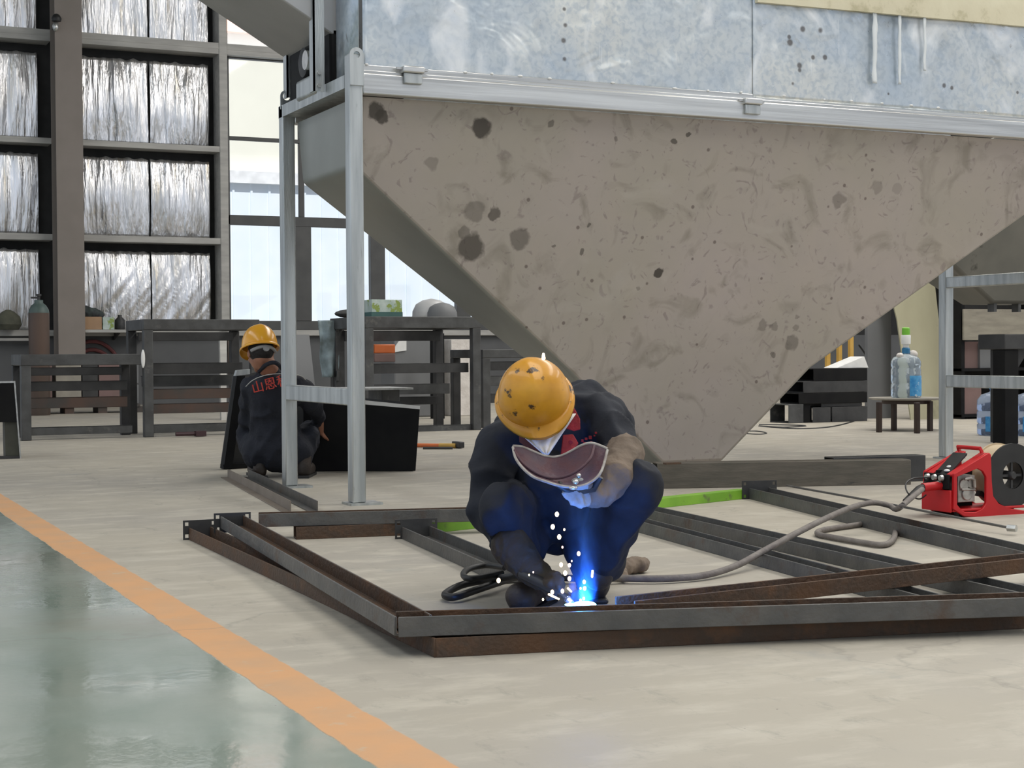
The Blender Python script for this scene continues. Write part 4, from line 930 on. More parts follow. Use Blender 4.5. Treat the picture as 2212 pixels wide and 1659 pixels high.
# sill clutter
def onsill(px0, px1, py1, y=WV-.11, d=.1): return V(px0, 700, y).x, V(px1, 700, y).x, V(px0, py1, y).z
sl2 = tag(part('cardboard_box', MB().box((V(176, 700, WV-.6).x, WV-.55, 0), (V(177, 700, WV-.6).x, WV-.54, .01)), m_card), '', '') ; bpy.data.objects.remove(sl2)
def shelf_box(name, px0, px1, py1, mat, lab, cat, y0=WV-.50, d=.3):
    return tag(part(name, MB().box((V(px0, 700, y0).x, y0, zsill), (V(px1, 700, y0).x, y0+d, V(px0, py1, y0).z)), mat, bevel=.006), lab, cat)
tr = thing('wall_shelf', (wx(230), WV-.3, zsill-.05), 'narrow steel shelf along the foil wall right of the beige column', 'shelf')
part('shelf_board', MB().box((wx(168), WV-.55, zsill-.045), (wx(310), WV-.12, zsill)), m_girt, tr)
for px in (240, 300): part('bracket', MB().prism([(wx(px), WV-.12, zsill-.05), (wx(px), WV-.5, zsill-.05), (wx(px), WV-.005, zsill-.16), (wx(px), WV-.005, zsill-.05)], (.03, 0, 0)), m_dark, tr)
shelf_box('cardboard_box', 177, 220, 684, m_card, 'open brown cardboard box on the wall shelf beside the beige column', 'box')
shelf_box('milk_carton_pack', 222, 247, 685, m_greenlabel, 'green and white drinks pack on the wall shelf right of the cardboard box', 'carton')
c = V(196, 678, WV-.35); c.z = V(196, 684, WV-.5).z
tag(blob('cloth_heap', MB().ell(c+Z*.05, X*.15, Y*.12, Z*.09).ell(c+Vector((.12, 0, .03)), X*.09, Y*.09, Z*.06).ell(c+Vector((-.1, 0, .1)), X*.08, Y*.08, Z*.08), M('dark_green_cloth', (.07, .09, .085), (.03, .03, .035), rough=.9, scale=9), None, voxel=.02, disp=.02), 'heap of dark green cloth in the open cardboard box', 'cloth')
c = V(259, 700, WV-.33); c.z = zsill
tag(part('plastic_jug', MB().lathe(c, Z, [(.07, 0), (.08, .02), (.08, .15), (.03, .2), (.03, .23)], 18), m_dark, ang=60), 'small dark jug at the right end of the wall shelf', 'jug')
c = V(18, 705, WV-.32); c.z = zsill
tag(part('olive_bundle', MB().lathe(c-Z*0, Z, [(.15, 0), (.2, .08), (.17, .2), (.09, .27), (.03, .3)], 14), M('olive_cloth', (.10, .10, .07), (.06, .06, .045), rough=.9, bump=.5)), 'olive coloured bundle on the sill at the left picture edge', 'bundle')
for k, (dz, lab) in enumerate(((0, 'lower of two steel lengths lying on the sill at the far left'), (.035, 'upper of two steel lengths lying on the sill at the far left'))):
    z0 = zsill-.12+dz
tag(part('sill_bar', MB().box((wx(-60), WV-.2, zs[0]-.07), (wx(66), WV-.122, zs[0]-.03)), m_girt), 'pale steel bar fixed along the wall under the sill at the far left', 'bar')
# coiled red hoses on the wall right of the column
for k in range(3):
    rr = .64-.13*k; c0_ = V(200, 826, WV-.035); mb = MB().tube([c0_+Vector((math.cos(a)*rr*.75, 0, math.sin(a)*rr)) for a in [2*PI*i/30 for i in range(30)]], .03, 8, closed=True)
    tag(part('hose_coil', mb, m_redhose), ('outermost', 'middle', 'innermost')[k]+' of three red hose rings hanging on the wall behind the low workbench', 'hose', 'red hose rings')
# cartons on pallets behind bench 1
yp = 21.8
xs0 = [(72, 113, m_pink), (121, 176, m_tabletop), (178, 212, m_dark), (214, 268, m_pink), (270, 300, m_grey)]
for k, (pa, pb, mm) in enumerate(xs0):
    for lv, (z0, z1) in enumerate(((.12, .38), (.40, .68))):
        lab = ('dusty pinkish', 'pale grey-beige', 'dark', 'pinkish-brown printed', 'plain grey')[k]+(' carton at the bottom' if lv == 0 else ' carton on top')+' of the '+('far left', 'second', 'middle', 'fourth', 'rightmost')[k]+' pile seen through the low workbench'
        tag(part('carton', MB().box((V(pa, 850, yp).x, yp, z0), (V(pb, 850, yp).x, yp+.4, z1)), mm, bevel=.006), lab, 'carton', 'cartons piled behind the low workbench')
pl = thing('pallet', (V(190, 880, yp).x, yp+.2, 0), 'low timber pallet under the cartons behind the low workbench', 'pallet')
part('deck', MB().box((V(70, 850, yp).x, yp-.02, .08), (V(302, 850, yp).x, yp+.45, .12)), m_railr, pl)
for px in (76, 140, 212, 290): part('block', MB().box((V(px, 850, yp).x, yp, 0), (V(px, 850, yp).x+.12, yp+.4, .08)), m_railr, pl)
for k in range(2):
    pass

# black trough at the left picture edge, on a frame
y5 = G(30, 991).y; hl2 = thing('black_bin', (V(0, 900, y5).x, y5+.3, 0), 'black sheet steel bin with a bright edge at the left picture border', 'bin')
P5 = [V(-60, 828, y5), V(32, 826, y5), V(44, 990, y5), V(36, 991, y5), V(30, 912, y5), V(-60, 910, y5)]
part('side_sheet', MB().prism([V(-60, 828, y5), V(32, 826, y5), V(38, 912, y5), V(-60, 912, y5)], (0, .5, 0)), m_blk, hl2)
part('edge_strip', MB().prism([V(-60, 825, y5-.003), V(33, 823, y5-.003), V(46, 991, y5-.003), V(43, 991, y5-.003), V(30, 827, y5-.003), V(-60, 829, y5-.003)], (0, .02, 0)), m_zinc, hl2)
lg = [V(10, 911, y5+.02), V(38, 911, y5+.02), V(43, 990, y5+.02), V(12, 990, y5+.02)]
for v in lg[2:]: v.z = 0
part('leg', MB().prism(lg, (0, .12, 0)), M('olive_leg', (.07, .075, .05), (.04, .04, .03), rough=.6, scale=4), hl2)
part('foot_bar', MB().prism([V(-60, 985, y5), V(44, 985, y5), V(44, 991, y5), V(-60, 991, y5)], (0, .03, 0)), m_dark, hl2)

# hammer and rod on the floor behind the black box
g0, g1 = G(905, 962, .02), G(985, 963, .02)
hm = thing('hammer', (g0+g1)/2-Z*.02, 'hammer with an orange and yellow handle lying on the floor by the black box', 'hammer')
mid = g0.lerp(g1, .55)
part('handle', MB().tube([g0-(g1-g0)*.3, mid], .017, 10), m_orange, hm)
part('grip', MB().tube([mid, g1], .02, 10), m_yrod, hm, label='yellow handle section')
part('head', MB().bx(g1+Vector((.02, 0, .01)), X*.05, Y*.16, Z*.05), m_dark, hm, bevel=.006)
mb = MB().tube([G(914, 968, .01), G(978, 968, .01)], .012, 8); tag(part('floor_rod', mb, m_dark), 'short dark rod on the floor just in front of the hammer', 'rod')
gq = G(415, 937, .03); mb = MB().tube([gq-X*.16, gq+X*.04], .02, 8).bx(gq+X*.08, X*.1, Y*.08, Z*.05)
tag(part('hand_tool', mb, M('dark_red_tool', (.05, .02, .025), rough=.6)), 'dark red hand tool lying on the floor under the tall workbench', 'tool')

# plates around the far worker
yl = G(500, 1012).y
lp = [V(478, 1012, yl-.02), V(578, 1003, yl+.0), V(560, 812, yl+.25), V(515, 800, yl+.25)]
tpl = thing('leaning_trough', (V(520, 1000, yl).x, yl, 0), 'dark open steel trough leaning upright left of the far worker', 'trough')
a0_, a1_, b0_, b1_ = V(476, 1012, yl), V(504, 812, yl), V(600, 1000, yl+.1), V(560, 803, yl+.1)
a0_.z = b0_.z = 0.005
part('back_sheet', MB().prism([a0_, b0_, b1_, a1_], (0, .012, 0)), m_grey if False else m_dark, tpl)
part('side_lip', MB().prism([a0_, a1_, a1_+Vector((.06, 0, 0)), a0_+Vector((.06, 0, 0))], (0, -.09, 0)), m_blk, tpl)
part('top_lip', MB().prism([a1_, V(536, 808, yl), V(536, 797, yl), V(508, 800, yl)], (0, -.05, 0)), m_galv, tpl, label='bright bare metal top lip')
part('bottom_lip', MB().prism([a0_, b0_, b0_+Z*.03, a0_+Z*.03], (0, -.08, 0)), m_blk, tpl)
yx = G(898, 1018).y
bb = [V(655, 1010, yx+.30), V(898, 1019, yx), V(907, 884, yx), V(655, 862, yx+.30)]
bb[0].z = bb[1].z = .003
bxo = thing('black_steel_box', (V(800, 1000, yx).x, yx+.3, 0), 'large black folded steel box standing behind the hopper legs', 'box')
part('front_sheet', MB().prism(bb, (0, .012, 0)), m_blk, bxo, bevel=.003)
part('top_flange', MB().prism([bb[3]+Z*.0, bb[2], bb[2]+Vector((0, -.004, .022)), bb[3]+Vector((0, -.004, .035))], (0, .012, 0)), m_wpaint, bxo, label='bright top edge')
part('back_sheet', MB().prism([bb[0]+Vector((0, .3, 0)), bb[1]+Vector((-.02, .3, 0)), bb[2]+Vector((-.02, .3, .045)), bb[3]+Vector((0, .3, .045))], (0, .012, 0)), m_dark, bxo)
part('side_sheet', MB().prism([bb[1]+Vector((-.014, .012, 0)), bb[1]+Vector((-.014, .3, 0)), bb[2]+Vector((-.014, .3, 0)), bb[2]+Vector((-.014, .012, 0))], (.01, 0, 0)), m_dark, bxo)
# long pale strip lying above it
yz = yx+1.1
zp = V(850, 842, yz).z
pt = thing('trestle_with_sheet', (V(800, 900, yz).x, yz+.2, 0), 'thin pale steel sheet lying on a dark trestle behind the black box', 'trestle')
part('sheet', MB().box((V(690, 842, yz).x, yz, zp), (V(893, 842, yz).x, yz+.5, zp+.014)), m_galv, pt)
for _a, _b in ((735, 762), (835, 874)): part('trestle_leg', MB().box((V(_a, 842, yz).x, yz+.1, 0), (V(_b, 842, yz).x, yz+.4, zp)), m_mid, pt, bevel=.005)

# ================================================================== PEOPLE
def hat_mb(s=1.0, peak=.045, brim=.014, ry0=.128):
    """hard hat shell: x right, y front, z crown axis; rim at z=0"""
    mb = MB(); nu, nv = 48, 18; rx, ry, rz = .112*s, ry0*s, .142*s
    rings = []
    for j in range(nv+1):
        t = j/nv*PI/2; rings.append((math.cos(t)**.82 if j < nv else 0.0, math.sin(t)))
    vs = []; fs = []
    prof = [(1.0+brim/.12, -.016), (1.0+brim/.12*.98, -.004), (1.03, .004)]
    for k, (ro, zo) in enumerate(prof):
        for i in range(nu):
            a = 2*PI*i/nu; c, s_ = math.cos(a), math.sin(a); pk = peak*s*max(0, s_)**2.2*(1 if k < 2 else .25)
            vs.append((rx*ro*c, ry*ro*s_+pk, zo*s-(pk*.28)))
    for j in range(nv):
        ro, h = rings[j]
        for i in range(nu):
            a = 2*PI*i/nu; c, s_ = math.cos(a), math.sin(a)
            ridge = .004*s*math.exp(-(rx*ro*c/.018)**2)*h
            vs.append((rx*ro*c, ry*ro*s_, h*rz+.004*s+ridge))
    vs.append((0, 0, rz+.008*s)); n = 3+nv
    for j in range(n-1):
        for i in range(nu): fs.append((j*nu+i, j*nu+(i+1) % nu, (j+1)*nu+(i+1) % nu, (j+1)*nu+i))
    for i in range(nu): fs.append(((n-1)*nu+i, (n-1)*nu+(i+1) % nu, len(vs)-1))
    mb.add(vs, fs); return mb
def xf(mb, m):
    mb.v = [m @ v for v in mb.v]; return mb
def frame_mat(loc, crown, front, roll=0.0):
    z = crown.normalized(); y = (front-z*front.dot(z)).normalized(); x = y.cross(z)
    m = Matrix(((x.x, y.x, z.x, loc.x), (x.y, y.y, z.y, loc.y), (x.z, y.z, z.z, loc.z), (0, 0, 0, 1)))
    return m
FW, RT = Vector((math.sin(YAW), math.cos(YAW), 0)), Vector((math.cos(YAW), -math.sin(YAW), 0))   # away from / to the right of the viewpoint, level

def head_mb(m, s=1.0):
    """simple head with nose, brow, chin, ears in hat coordinates (rim at z=0)"""
    mb = MB(); g = lambda x, y, z: m @ Vector((x*s, y*s, z*s)); e = lambda v: (m.to_3x3() @ Vector(v))*s
    mb.ell(g(0, -.008, .01), e((.078, 0, 0)), e((0, .098, 0)), e((0, 0, .105)), 20, 14)
    mb.ell(g(0, .028, -.065), e((.058, 0, 0)), e((0, .062, 0)), e((0, 0, .075)), 18, 12)
    mb.cap(g(0, .088, -.035), .010*s, g(0, .108, -.066), .014*s, 10)
    for sx in (-1, 1):
        mb.ell(g(sx*.080, -.008, -.045), e((.010, 0, 0)), e((0, .018, 0)), e((0, 0, .03)), 10, 8)
        mb.cap(g(sx*.012, .088, -.024), .009*s, g(sx*.045, .076, -.026), .008*s, 8)
        mb.ell(g(sx*.04, .055, -.065), e((.025, 0, 0)), e((0, .025, 0)), e((0, 0, .02)), 10, 8)
    mb.cap(g(-.018, .086, -.098), .009*s, g(.018, .086, -.098), .009*s, 8)
    mb.ell(g(0, .072, -.128), e((.022, 0, 0)), e((0, .018, 0)), e((0, 0, .016)), 10, 8)
    return mb

# ---------------------------------------------------------------- crouching welder facing the viewpoint
wd = thing('person', D(1215, 1300, 5.05)*1.0, 'person in dirty yellow hard hat crouching in front, welding the channel frame', 'person', 'workers in navy coveralls')
wd.location.z = 0; WM[wd.name] = Matrix.Translation(Vector((wd.location.x, wd.location.y, 0)))
H_ = D(1154, 858, 4.93)
crown = (-FW*.80+Z*.58+RT*-.10); front = (-FW*.55-Z*.80+RT*.22)
hm_ = frame_mat(H_, crown, front)
mb = head_mb(hm_)
mb.cap(hm_ @ Vector((0, -.03, -.05)), .058, D(1210, 905, 5.26), .06)
mb.cap(D(1210, 905, 5.28), .05, D(1090, 955, 5.16), .045); mb.cap(D(1090, 955, 5.16), .04, D(1048, 1100, 5.0), .035); mb.cap(D(1048, 1100, 5.0), .035, D(1110, 1185, 4.86), .028)
mb.cap(D(1210, 905, 5.28), .05, D(1295, 910, 5.22), .045); mb.cap(D(1295, 910, 5.22), .04, D(1338, 985, 5.02), .035); mb.cap(D(1338, 985, 5.02), .035, D(1345, 985, 4.95), .03)
mb.cap(D(1110, 1185, 4.86), .028, D(1150, 1228, 4.80), .026); mb.cap(D(1345, 985, 4.95), .03, D(1300, 1035, 4.82), .026)
blob('body', mb, m_skin, wd, voxel=.007, it=4)
mb = MB()
for sx in (-1, 1): mb.ell(hm_ @ Vector((sx*.031, .079, -.04)), hm_.to_3x3() @ Vector((.013, 0, 0)), hm_.to_3x3() @ Vector((0, .010, 0)), hm_.to_3x3() @ Vector((0, 0, .008)), 10, 8)
part('eyes', mb, m_wpaint, wd)
def hair_mb(m):
    return MB().ell(m @ Vector((0, -.022, .0)), m.to_3x3() @ Vector((.083, 0, 0)), m.to_3x3() @ Vector((0, .092, 0)), m.to_3x3() @ Vector((0, 0, .075)), 18, 12)
part('hair', hair_mb(hm_), M('black_hair', (.012, .01, .01), rough=.7, bump=.5, bscale=60), wd, ang=80)
part('hard_hat', xf(hat_mb(1.0, peak=.022, brim=.014, ry0=.108), hm_ @ Matrix.Translation(Vector((0, 0, -.006)))), m_yellow, wd, ang=60, solid=.003)
# white face cloth under the hat peak
def hg(x, y, z): return hm_ @ Vector((x, y, z))
tip = D(1180, 982, 4.86)
def fc(a, b):
    x0 = D(1084, 903, 4.965); x1 = D(1244, 894, 4.965); top = x0.lerp(x1, a)-FW*.015*math.sin(PI*a); bot = tip+(a-.5)*RT*.012
    p = top.lerp(bot, b**.9); return p-FW*(.015*math.sin(PI*a)*(1-b)+.004*math.sin(a*19+b*4))
part('face_cloth', MB().grid(fc, 18, 12), m_white, wd, ang=80, solid=.004)
# coverall: torso, arms, seat, thighs, calves in one surface
mb = MB(); c = mb.cap
pel = D(1205, 1105, 5.42); c(pel, .135, D(1225, 1000, 5.42), .15); c(D(1225, 1000, 5.42), .15, D(1205, 930, 5.26), .15)
c(D(1120, 985, 5.20), .115, D(1280, 925, 5.26), .115)
c(D(1262, 905, 5.30), .125, D(1300, 930, 5.24), .105)
c(D(1130, 925, 5.22), .09, D(1250, 890, 5.28), .10)
SR, SL = D(1078, 960, 5.12), D(1303, 905, 5.18)
c(D(1140, 940, 5.18), .085, SR, .078); c(D(1250, 900, 5.22), .09, SL, .082)
ER, EL = D(1046, 1104, 5.00), D(1340, 985, 5.02)
c(SR, .080, ER, .060); c(ER, .060, D(1112, 1186, 4.87), .052)
c(SL, .080, EL, .060); c(EL, .058, D(1322, 1006, 4.92), .052)
KR, KL = D(1084, 1098, 4.86), D(1376, 1052, 4.86)
HRt, HLt = D(1160, 1110, 5.36), D(1260, 1105, 5.36)
c(HRt, .105, KR, .078); c(HLt, .105, KL, .076)
c(KR, .075, D(1136, 1225, 5.03), .056); c(KL, .074, D(1300, 1228, 5.06), .062)
# slack cloth hanging between thigh and calf
c(D(1110, 1120, 5.0), .075, D(1150, 1175, 5.1), .055); c(D(1330, 1100, 4.98), .08, D(1300, 1180, 5.08), .07)
c(D(1248, 1150, 5.15), .08, D(1266, 1232, 5.12), .055); c(D(1170, 1130, 5.15), .075, D(1158, 1170, 5.15), .055); c(D(1220, 1120, 5.2), .09, D(1200, 1135, 5.3), .09)
c(D(1230, 1085, 5.1), .10, D(1180, 1040, 5.1), .10); c(D(1250, 1120, 5.12), .07, D(1210, 1120, 5.12), .07)
cov = blob('coverall', mb, m_navy, wd, voxel=.010, it=4, disp=.020, dscale=.12)
# faded knees: separate shade of cloth worn on the left knee
kp = MB().cap(KL, .080, KL.lerp(HLt, .35)+Z*.012, .084)
# collar, placket and chest marks
part('collar', MB().prism([D(1228, 918, 5.0), D(1240, 880, 5.02), D(1253, 905, 5.0), D(1254, 928, 4.99), D(1240, 932, 4.985), D(1222, 926, 4.99)], FW*.01), m_red, wd, bevel=.003)
part('placket', MB().prism([D(1216, 940, 4.985), D(1238, 938, 4.99), D(1250, 958, 4.98), D(1238, 975, 4.96), D(1210, 990, 4.94)], FW*.012), m_red, wd, bevel=.003)
part('collar_lining', MB().prism([D(1120, 925, 5.02), D(1136, 930, 5.0), D(1172, 975, 4.92), D(1150, 975, 4.94), D(1122, 955, 5.0)], FW*.01), M('dark_red_lining', (.07, .012, .02), rough=.8), wd)
part('button', MB().lathe(D(1233, 955, 4.965), -FW, [(.007, 0), (.006, .004)], 12), m_red, wd)
mb = MB()
for px, py, w_, h_ in ((1258, 952, 5, 6), (1266, 948, 6, 5), (1263, 957, 7, 4), (1275, 945, 7, 7), (1277, 955, 5, 4), (1287, 935, 5, 4), (1284, 941, 4, 3)):
    cc = D(px, py, 5.03); mb.bx(cc, RT*w_*.0014, FW*.012, Z*h_*.0014)
part('chest_lettering', mb, m_red, wd)
# boots
def boot(heel, toe, up):
    mb = MB().cap(heel+Z*.01, .042, toe, .047).cap(heel+Z*.03, .045, up, .05).ell(toe+Z*.008, RT*.052, FW*.055, Z*.045)
    return mb
for hp, tp, up in ((D(1172, 1278, 5.10), D(1126, 1282, 4.90), D(1148, 1240, 5.06)), (G(1272, 1278), G(1285, 1300), D(1292, 1243, 5.04))):
    hp.z = .046; tp.z = .048
    b_ = blob('boot', boot(hp, tp, up), m_shoe, wd, voxel=.008, it=4)
    dxy = (tp-hp).normalized(); so_ = [(hp-dxy*.05)+Vector((dxy.y, -dxy.x, 0))*.04, (tp+dxy*.055)+Vector((dxy.y, -dxy.x, 0))*.04, (tp+dxy*.055)-Vector((dxy.y, -dxy.x, 0))*.04, (hp-dxy*.05)-Vector((dxy.y, -dxy.x, 0))*.04]
    for v in so_: v.z = .0
    part('sole', MB().prism(so_, Z*.016), m_rub, b_, bevel=.01, seg=3)
# right (picture left) gauntlet with fingers round the torch
mb = MB(); c = mb.cap
c(D(1103, 1178, 4.87), .064, D(1140, 1222, 4.82), .052); c(D(1140, 1222, 4.82), .05, D(1166, 1245, 4.78), .043)
pm = D(1180, 1252, 4.76); c(D(1160, 1240, 4.79), .040, pm, .036)
for k, (kx, ky, mx_, my_, tx, ty, dd, r) in enumerate(((1196, 1240, 1212, 1252, 1208, 1268, -.035, .0125), (1198, 1252, 1212, 1264, 1206, 1279, -.02, .0125), (1190, 1266, 1204, 1278, 1196, 1289, -.01, .012), (1178, 1274, 1190, 1286, 1182, 1293, .0, .0105))):
    a, b, e = D(kx, ky, 4.73+dd), D(mx_, my_, 4.69+dd), D(tx, ty, 4.67+dd); c(pm.lerp(a, .5), .02, a, r*1.15); c(a, r*1.15, b, r); c(b, r, e, r*.9)
c(D(1168, 1262, 4.74), .018, D(1190, 1262, 4.655), .014); c(D(1190, 1262, 4.655), .014, D(1212, 1276, 4.64), .012)
blob('gauntlet', mb, m_glovedk, wd, voxel=.0065, it=3, disp=.004, dscale=.04, label='dark brown leather gauntlet')
# left (picture right) glove gripping the shield handle
mb = MB(); c = mb.cap
c(D(1350, 978, 4.96), .062, D(1330, 1030, 4.84), .060); c(D(1330, 1030, 4.84), .058, D(1302, 1062, 4.80), .046)
pm = D(1284, 1070, 4.77); c(D(1302, 1060, 4.80), .044, pm, .038)
for kx, ky, mx_, my_, tx, ty, dd, r in ((1258, 1056, 1238, 1050, 1222, 1056, .0, .0125), (1254, 1067, 1234, 1064, 1219, 1066, -.005, .0125), (1256, 1079, 1238, 1077, 1224, 1075, -.005, .012), (1262, 1090, 1246, 1089, 1236, 1084, .0, .0105)):
    a, b, e = D(kx, ky, 4.72+dd), D(mx_, my_, 4.69+dd), D(tx, ty, 4.68+dd); c(pm.lerp(a, .4), .021, a, r*1.1); c(a, r*1.1, b, r); c(b, r, e, r*.9)
c(D(1280, 1050, 4.76), .02, D(1262, 1044, 4.70), .014); c(D(1262, 1044, 4.70), .014, D(1244, 1040, 4.68), .012)
lgv = blob('glove', mb, m_glove, wd, voxel=.0065, it=3, disp=.006, dscale=.05, label='tan leather glove with a grey palm')
lgv.data.materials.append(m_glovegr)
_cut = D(1272, 1060, 4.75); mwl = WM[lgv.name]
for p_ in lgv.data.polygons:
    w = mwl @ p_.center
    if (w-_cut).dot(RT)+noise.noise(w*30)*.012 < 0.0: p_.material_index = 1

# ---------------------------------------------------------------- welding shield held in the glove
def interp(P_, t):
    n = len(P_)-1; s = t*n; i = min(int(s), n-1); f_ = s-i
    a, b, c_, d = P_[max(i-1, 0)], P_[i], P_[i+1], P_[min(i+2, n)]
    return .5*((2*b)+(-a+c_)*f_+(2*a-5*b+4*c_-d)*f_*f_+(-a+3*b-3*c_+d)*f_**3)
Tr = [D(*q) for q in ((1108, 964, 4.80), (1128, 966, 4.81), (1150, 975, 4.82), (1172, 984, 4.825), (1192, 988, 4.825), (1213, 985, 4.82), (1234, 975, 4.81), (1256, 963, 4.80), (1280, 958, 4.79), (1312, 970, 4.77))]
Br = [D(*q) for q in ((1108, 966, 4.79), (1114, 990, 4.74), (1130, 1012, 4.70), (1152, 1030, 4.67), (1178, 1040, 4.65), (1208, 1049, 4.64), (1240, 1052, 4.64), (1272, 1044, 4.66), (1298, 1020, 4.69), (1312, 972, 4.765))]
shd = thing('welding_shield', D(1210, 1045, 4.66), 'curved maroon hand-held welding shield held by the crouching welder', 'welding shield')
def shf(a, b):
    p, q = interp(Tr, a), interp(Br, a); bul = .03*math.sin(PI*b)*math.sin(PI*a)
    return p.lerp(q, b)+FW*bul-Z*bul*.3
part('shield_shell', MB().grid(shf, 48, 14), m_maroon, shd, ang=80, solid=.005)
part('rim', MB().tube([interp(Tr, i/40) for i in range(41)], .0052, 8), m_rim, shd)
part('rim', MB().tube([interp(Br, i/40) for i in range(41)], .0042, 8), m_rim, shd)
rg = [D(*q) for q in ((1112, 972, 4.775), (1124, 994, 4.74), (1146, 1014, 4.71), (1172, 1028, 4.69), (1200, 1033, 4.68), (1230, 1026, 4.68), (1256, 1010, 4.69), (1276, 988, 4.72), (1283, 962, 4.775))]
part('inner_ridge', MB().tube([interp(rg, i/30)-FW*.004 for i in range(31)], .0045, 8), m_maroon, shd)
part('handle', MB().tube([D(1205, 1046, 4.66), D(1222, 1056, 4.67), D(1250, 1062, 4.70), D(1282, 1056, 4.73), D(1296, 1030, 4.72)], .011, 10), m_rub, shd)
part('handle_bolt', MB().ell(D(1243, 1041, 4.635), RT*.010, FW*.01, Z*.008).ell(D(1250, 1028, 4.66), RT*.008, FW*.01, Z*.008).ell(D(1238, 1054, 4.63), RT*.013, FW*.008, Z*.006), m_zinc, shd)

# ---------------------------------------------------------------- welding torch in the gauntlet
tr_ = thing('welding_torch', D(1190, 1272, 4.66), 'welding torch in the brown gauntlet with its nozzle at the channel edge', 'torch')
part('torch_handle', MB().tube([D(1128, 1240, 4.79), D(1165, 1256, 4.72), D(1200, 1275, 4.66)], [.016, .017, .016], 12), m_rub, tr_)
part('swan_neck', MB().tube([D(1200, 1275, 4.66), D(1216, 1285, 4.63), D(1228, 1296, 4.61)], [.011, .009, .010], 10), M('torch_metal', (.12, .11, .10), rough=.35, metal=.7), tr_)
part('nozzle', MB().tube([D(1226, 1294, 4.615), D(1236, 1303, 4.60)], [.011, .008], 12), m_zinc, tr_)

# spare leather glove lying behind the right boot
mb = MB(); q0 = G(1318, 1236, .03); q1 = G(1372, 1220, .03); mb.cap(q0, .026, q1, .03)
for k in range(4):
    a = q0-RT*.01+FW*(.03-.022*k); mb.cap(a, .014, a-RT*(.065-.008*abs(k-1))-Z*.012, .010)
mb.cap(q0.lerp(q1, .4), .02, q0+FW*-.06+RT*.05-Z*.012, .012)
mb.ell(q1+RT*.02, RT*.035, FW*.045, Z*.03)
for v in mb.v: v.z = max(v.z, .004)
tag(blob('spare_glove', mb, m_glove, None, voxel=.007, it=3, disp=.006, dscale=.04), 'spare brown leather glove lying on the floor behind the welder\'s boot', 'glove')

# ---------------------------------------------------------------- arc, sparks, smoke
arcp = G(1262, 1306, .105)
arc = tag(part('welding_arc', MB().ell(arcp, RT*.034, FW*.014, Z*.010, 14, 8).ell(arcp-RT*.035+Z*0, RT*.02, FW*.008, Z*.005, 10, 6), m_arc), 'bright blue-green welding arc glowing on the channel edge', 'arc')
def plight(name, loc, e, col, r):
    l = bpy.data.lights.new(name, 'POINT'); l.energy = e; l.color = col; l.shadow_soft_size = r
    o = bpy.data.objects.new(name, l); COL.objects.link(o); o.location = loc; return o
plight('arc_light', arcp+FW*.035+Z*.014, 9.0, (.03, .22, 1.0), .02)
sparks = [(1203, 1111, 5, 1), (1194, 1138, 5, 0), (1208, 1160, 5, 1), (1250, 1196, 4.5, 1), (1212, 1220, 4.5, 0), (1230, 1221, 4, 1), (1221, 1238, 5, 0), (1230, 1250, 4.5, 0), (1077, 1254, 5, 0), (1262, 1257, 4, 1), (1193, 1279, 4.5, 0),
          (1215, 1277, 4.5, 1), (1263, 1271, 4, 1), (1254, 1271, 2.5, 1), (1261, 1293, 3, 1), (1231, 1304, 3, 1), (1143, 1242, 2, 1), (1152, 1236, 2, 1), (1219, 1144, 2.5, 1), (1215, 1182, 2.5, 1), (1173, 1295, 2.5, 1), (1235, 1212, 2, 1)]
for i, (px, py, r, k) in enumerate(sparks):
    dpt = 4.58 if py < 1290 else 4.55; p = D(px, py, dpt); R_ = r/FPX*dpt
    tag(part('spark', MB().ell(p, RT*R_*.85, FW*R_*.85, Z*R_*1.15, 10, 7), m_spark2 if k and i % 2 else m_spark), 'small glowing spark flying up in front of the crouching welder', 'spark', 'welding sparks')
for px0, py0, px1, py1, r in ((1186, 1284, 1207, 1294, 2.4), (1227, 1271, 1234, 1278, 2.2), (1280, 1234, 1279, 1246, 2.6), (1254, 1296, 1252, 1309, 2.4)):
    p, q = D(px0, py0, 4.57), D(px1, py1, 4.57); tag(part('spark_streak', MB().cap(p, r/FPX*4.57, q, r/FPX*4.57*.8, 8), m_spark), 'short elongated glowing spark streak close to the welding point', 'spark', 'welding spark streaks')
# one bright drip just above the hat
q = D(1174, 765, 4.7)
tag(part('spark', MB().cap(q, .004, q-Z*.012, .006, 8), m_spark), 'single bright spark just above the front hard hat', 'spark')
# thin smoke plume
sm = bpy.data.materials.new('welding_smoke'); sm.use_nodes = True; nt = sm.node_tree; N = nt.nodes; L = nt.links
N.remove(N['Principled BSDF']); pv = N.new('ShaderNodeVolumeScatter'); pv.inputs['Color'].default_value = (.25, .5, 1, 1); pv.inputs['Anisotropy'].default_value = .2
tc = N.new('ShaderNodeTexCoord'); nz_ = N.new('ShaderNodeTexNoise'); nz_.inputs['Scale'].default_value = 9; nz_.inputs['Detail'].default_value = 4; nz_.inputs['Distortion'].default_value = 1.2
mp = N.new('ShaderNodeMapping'); mp.inputs['Scale'].default_value = (1.3, 1.3, .6); L.new(tc.outputs['Object'], mp.inputs[0]); L.new(mp.outputs[0], nz_.inputs['Vector'])
mr_ = N.new('ShaderNodeMapRange'); mr_.inputs[1].default_value = .40; mr_.inputs[2].default_value = .68; mr_.inputs[3].default_value = .2; mr_.inputs[4].default_value = 5.0
sx_ = N.new('ShaderNodeSeparateXYZ'); L.new(tc.outputs['Object'], sx_.inputs[0])
def mth(op, a, b=None):
    n = N.new('ShaderNodeMath'); n.operation = op
    for i, v in enumerate((a, b)):
        if v is None: continue
        if isinstance(v, (int, float)): n.inputs[i].default_value = v
        else: L.new(v, n.inputs[i])
    return n.outputs[0]
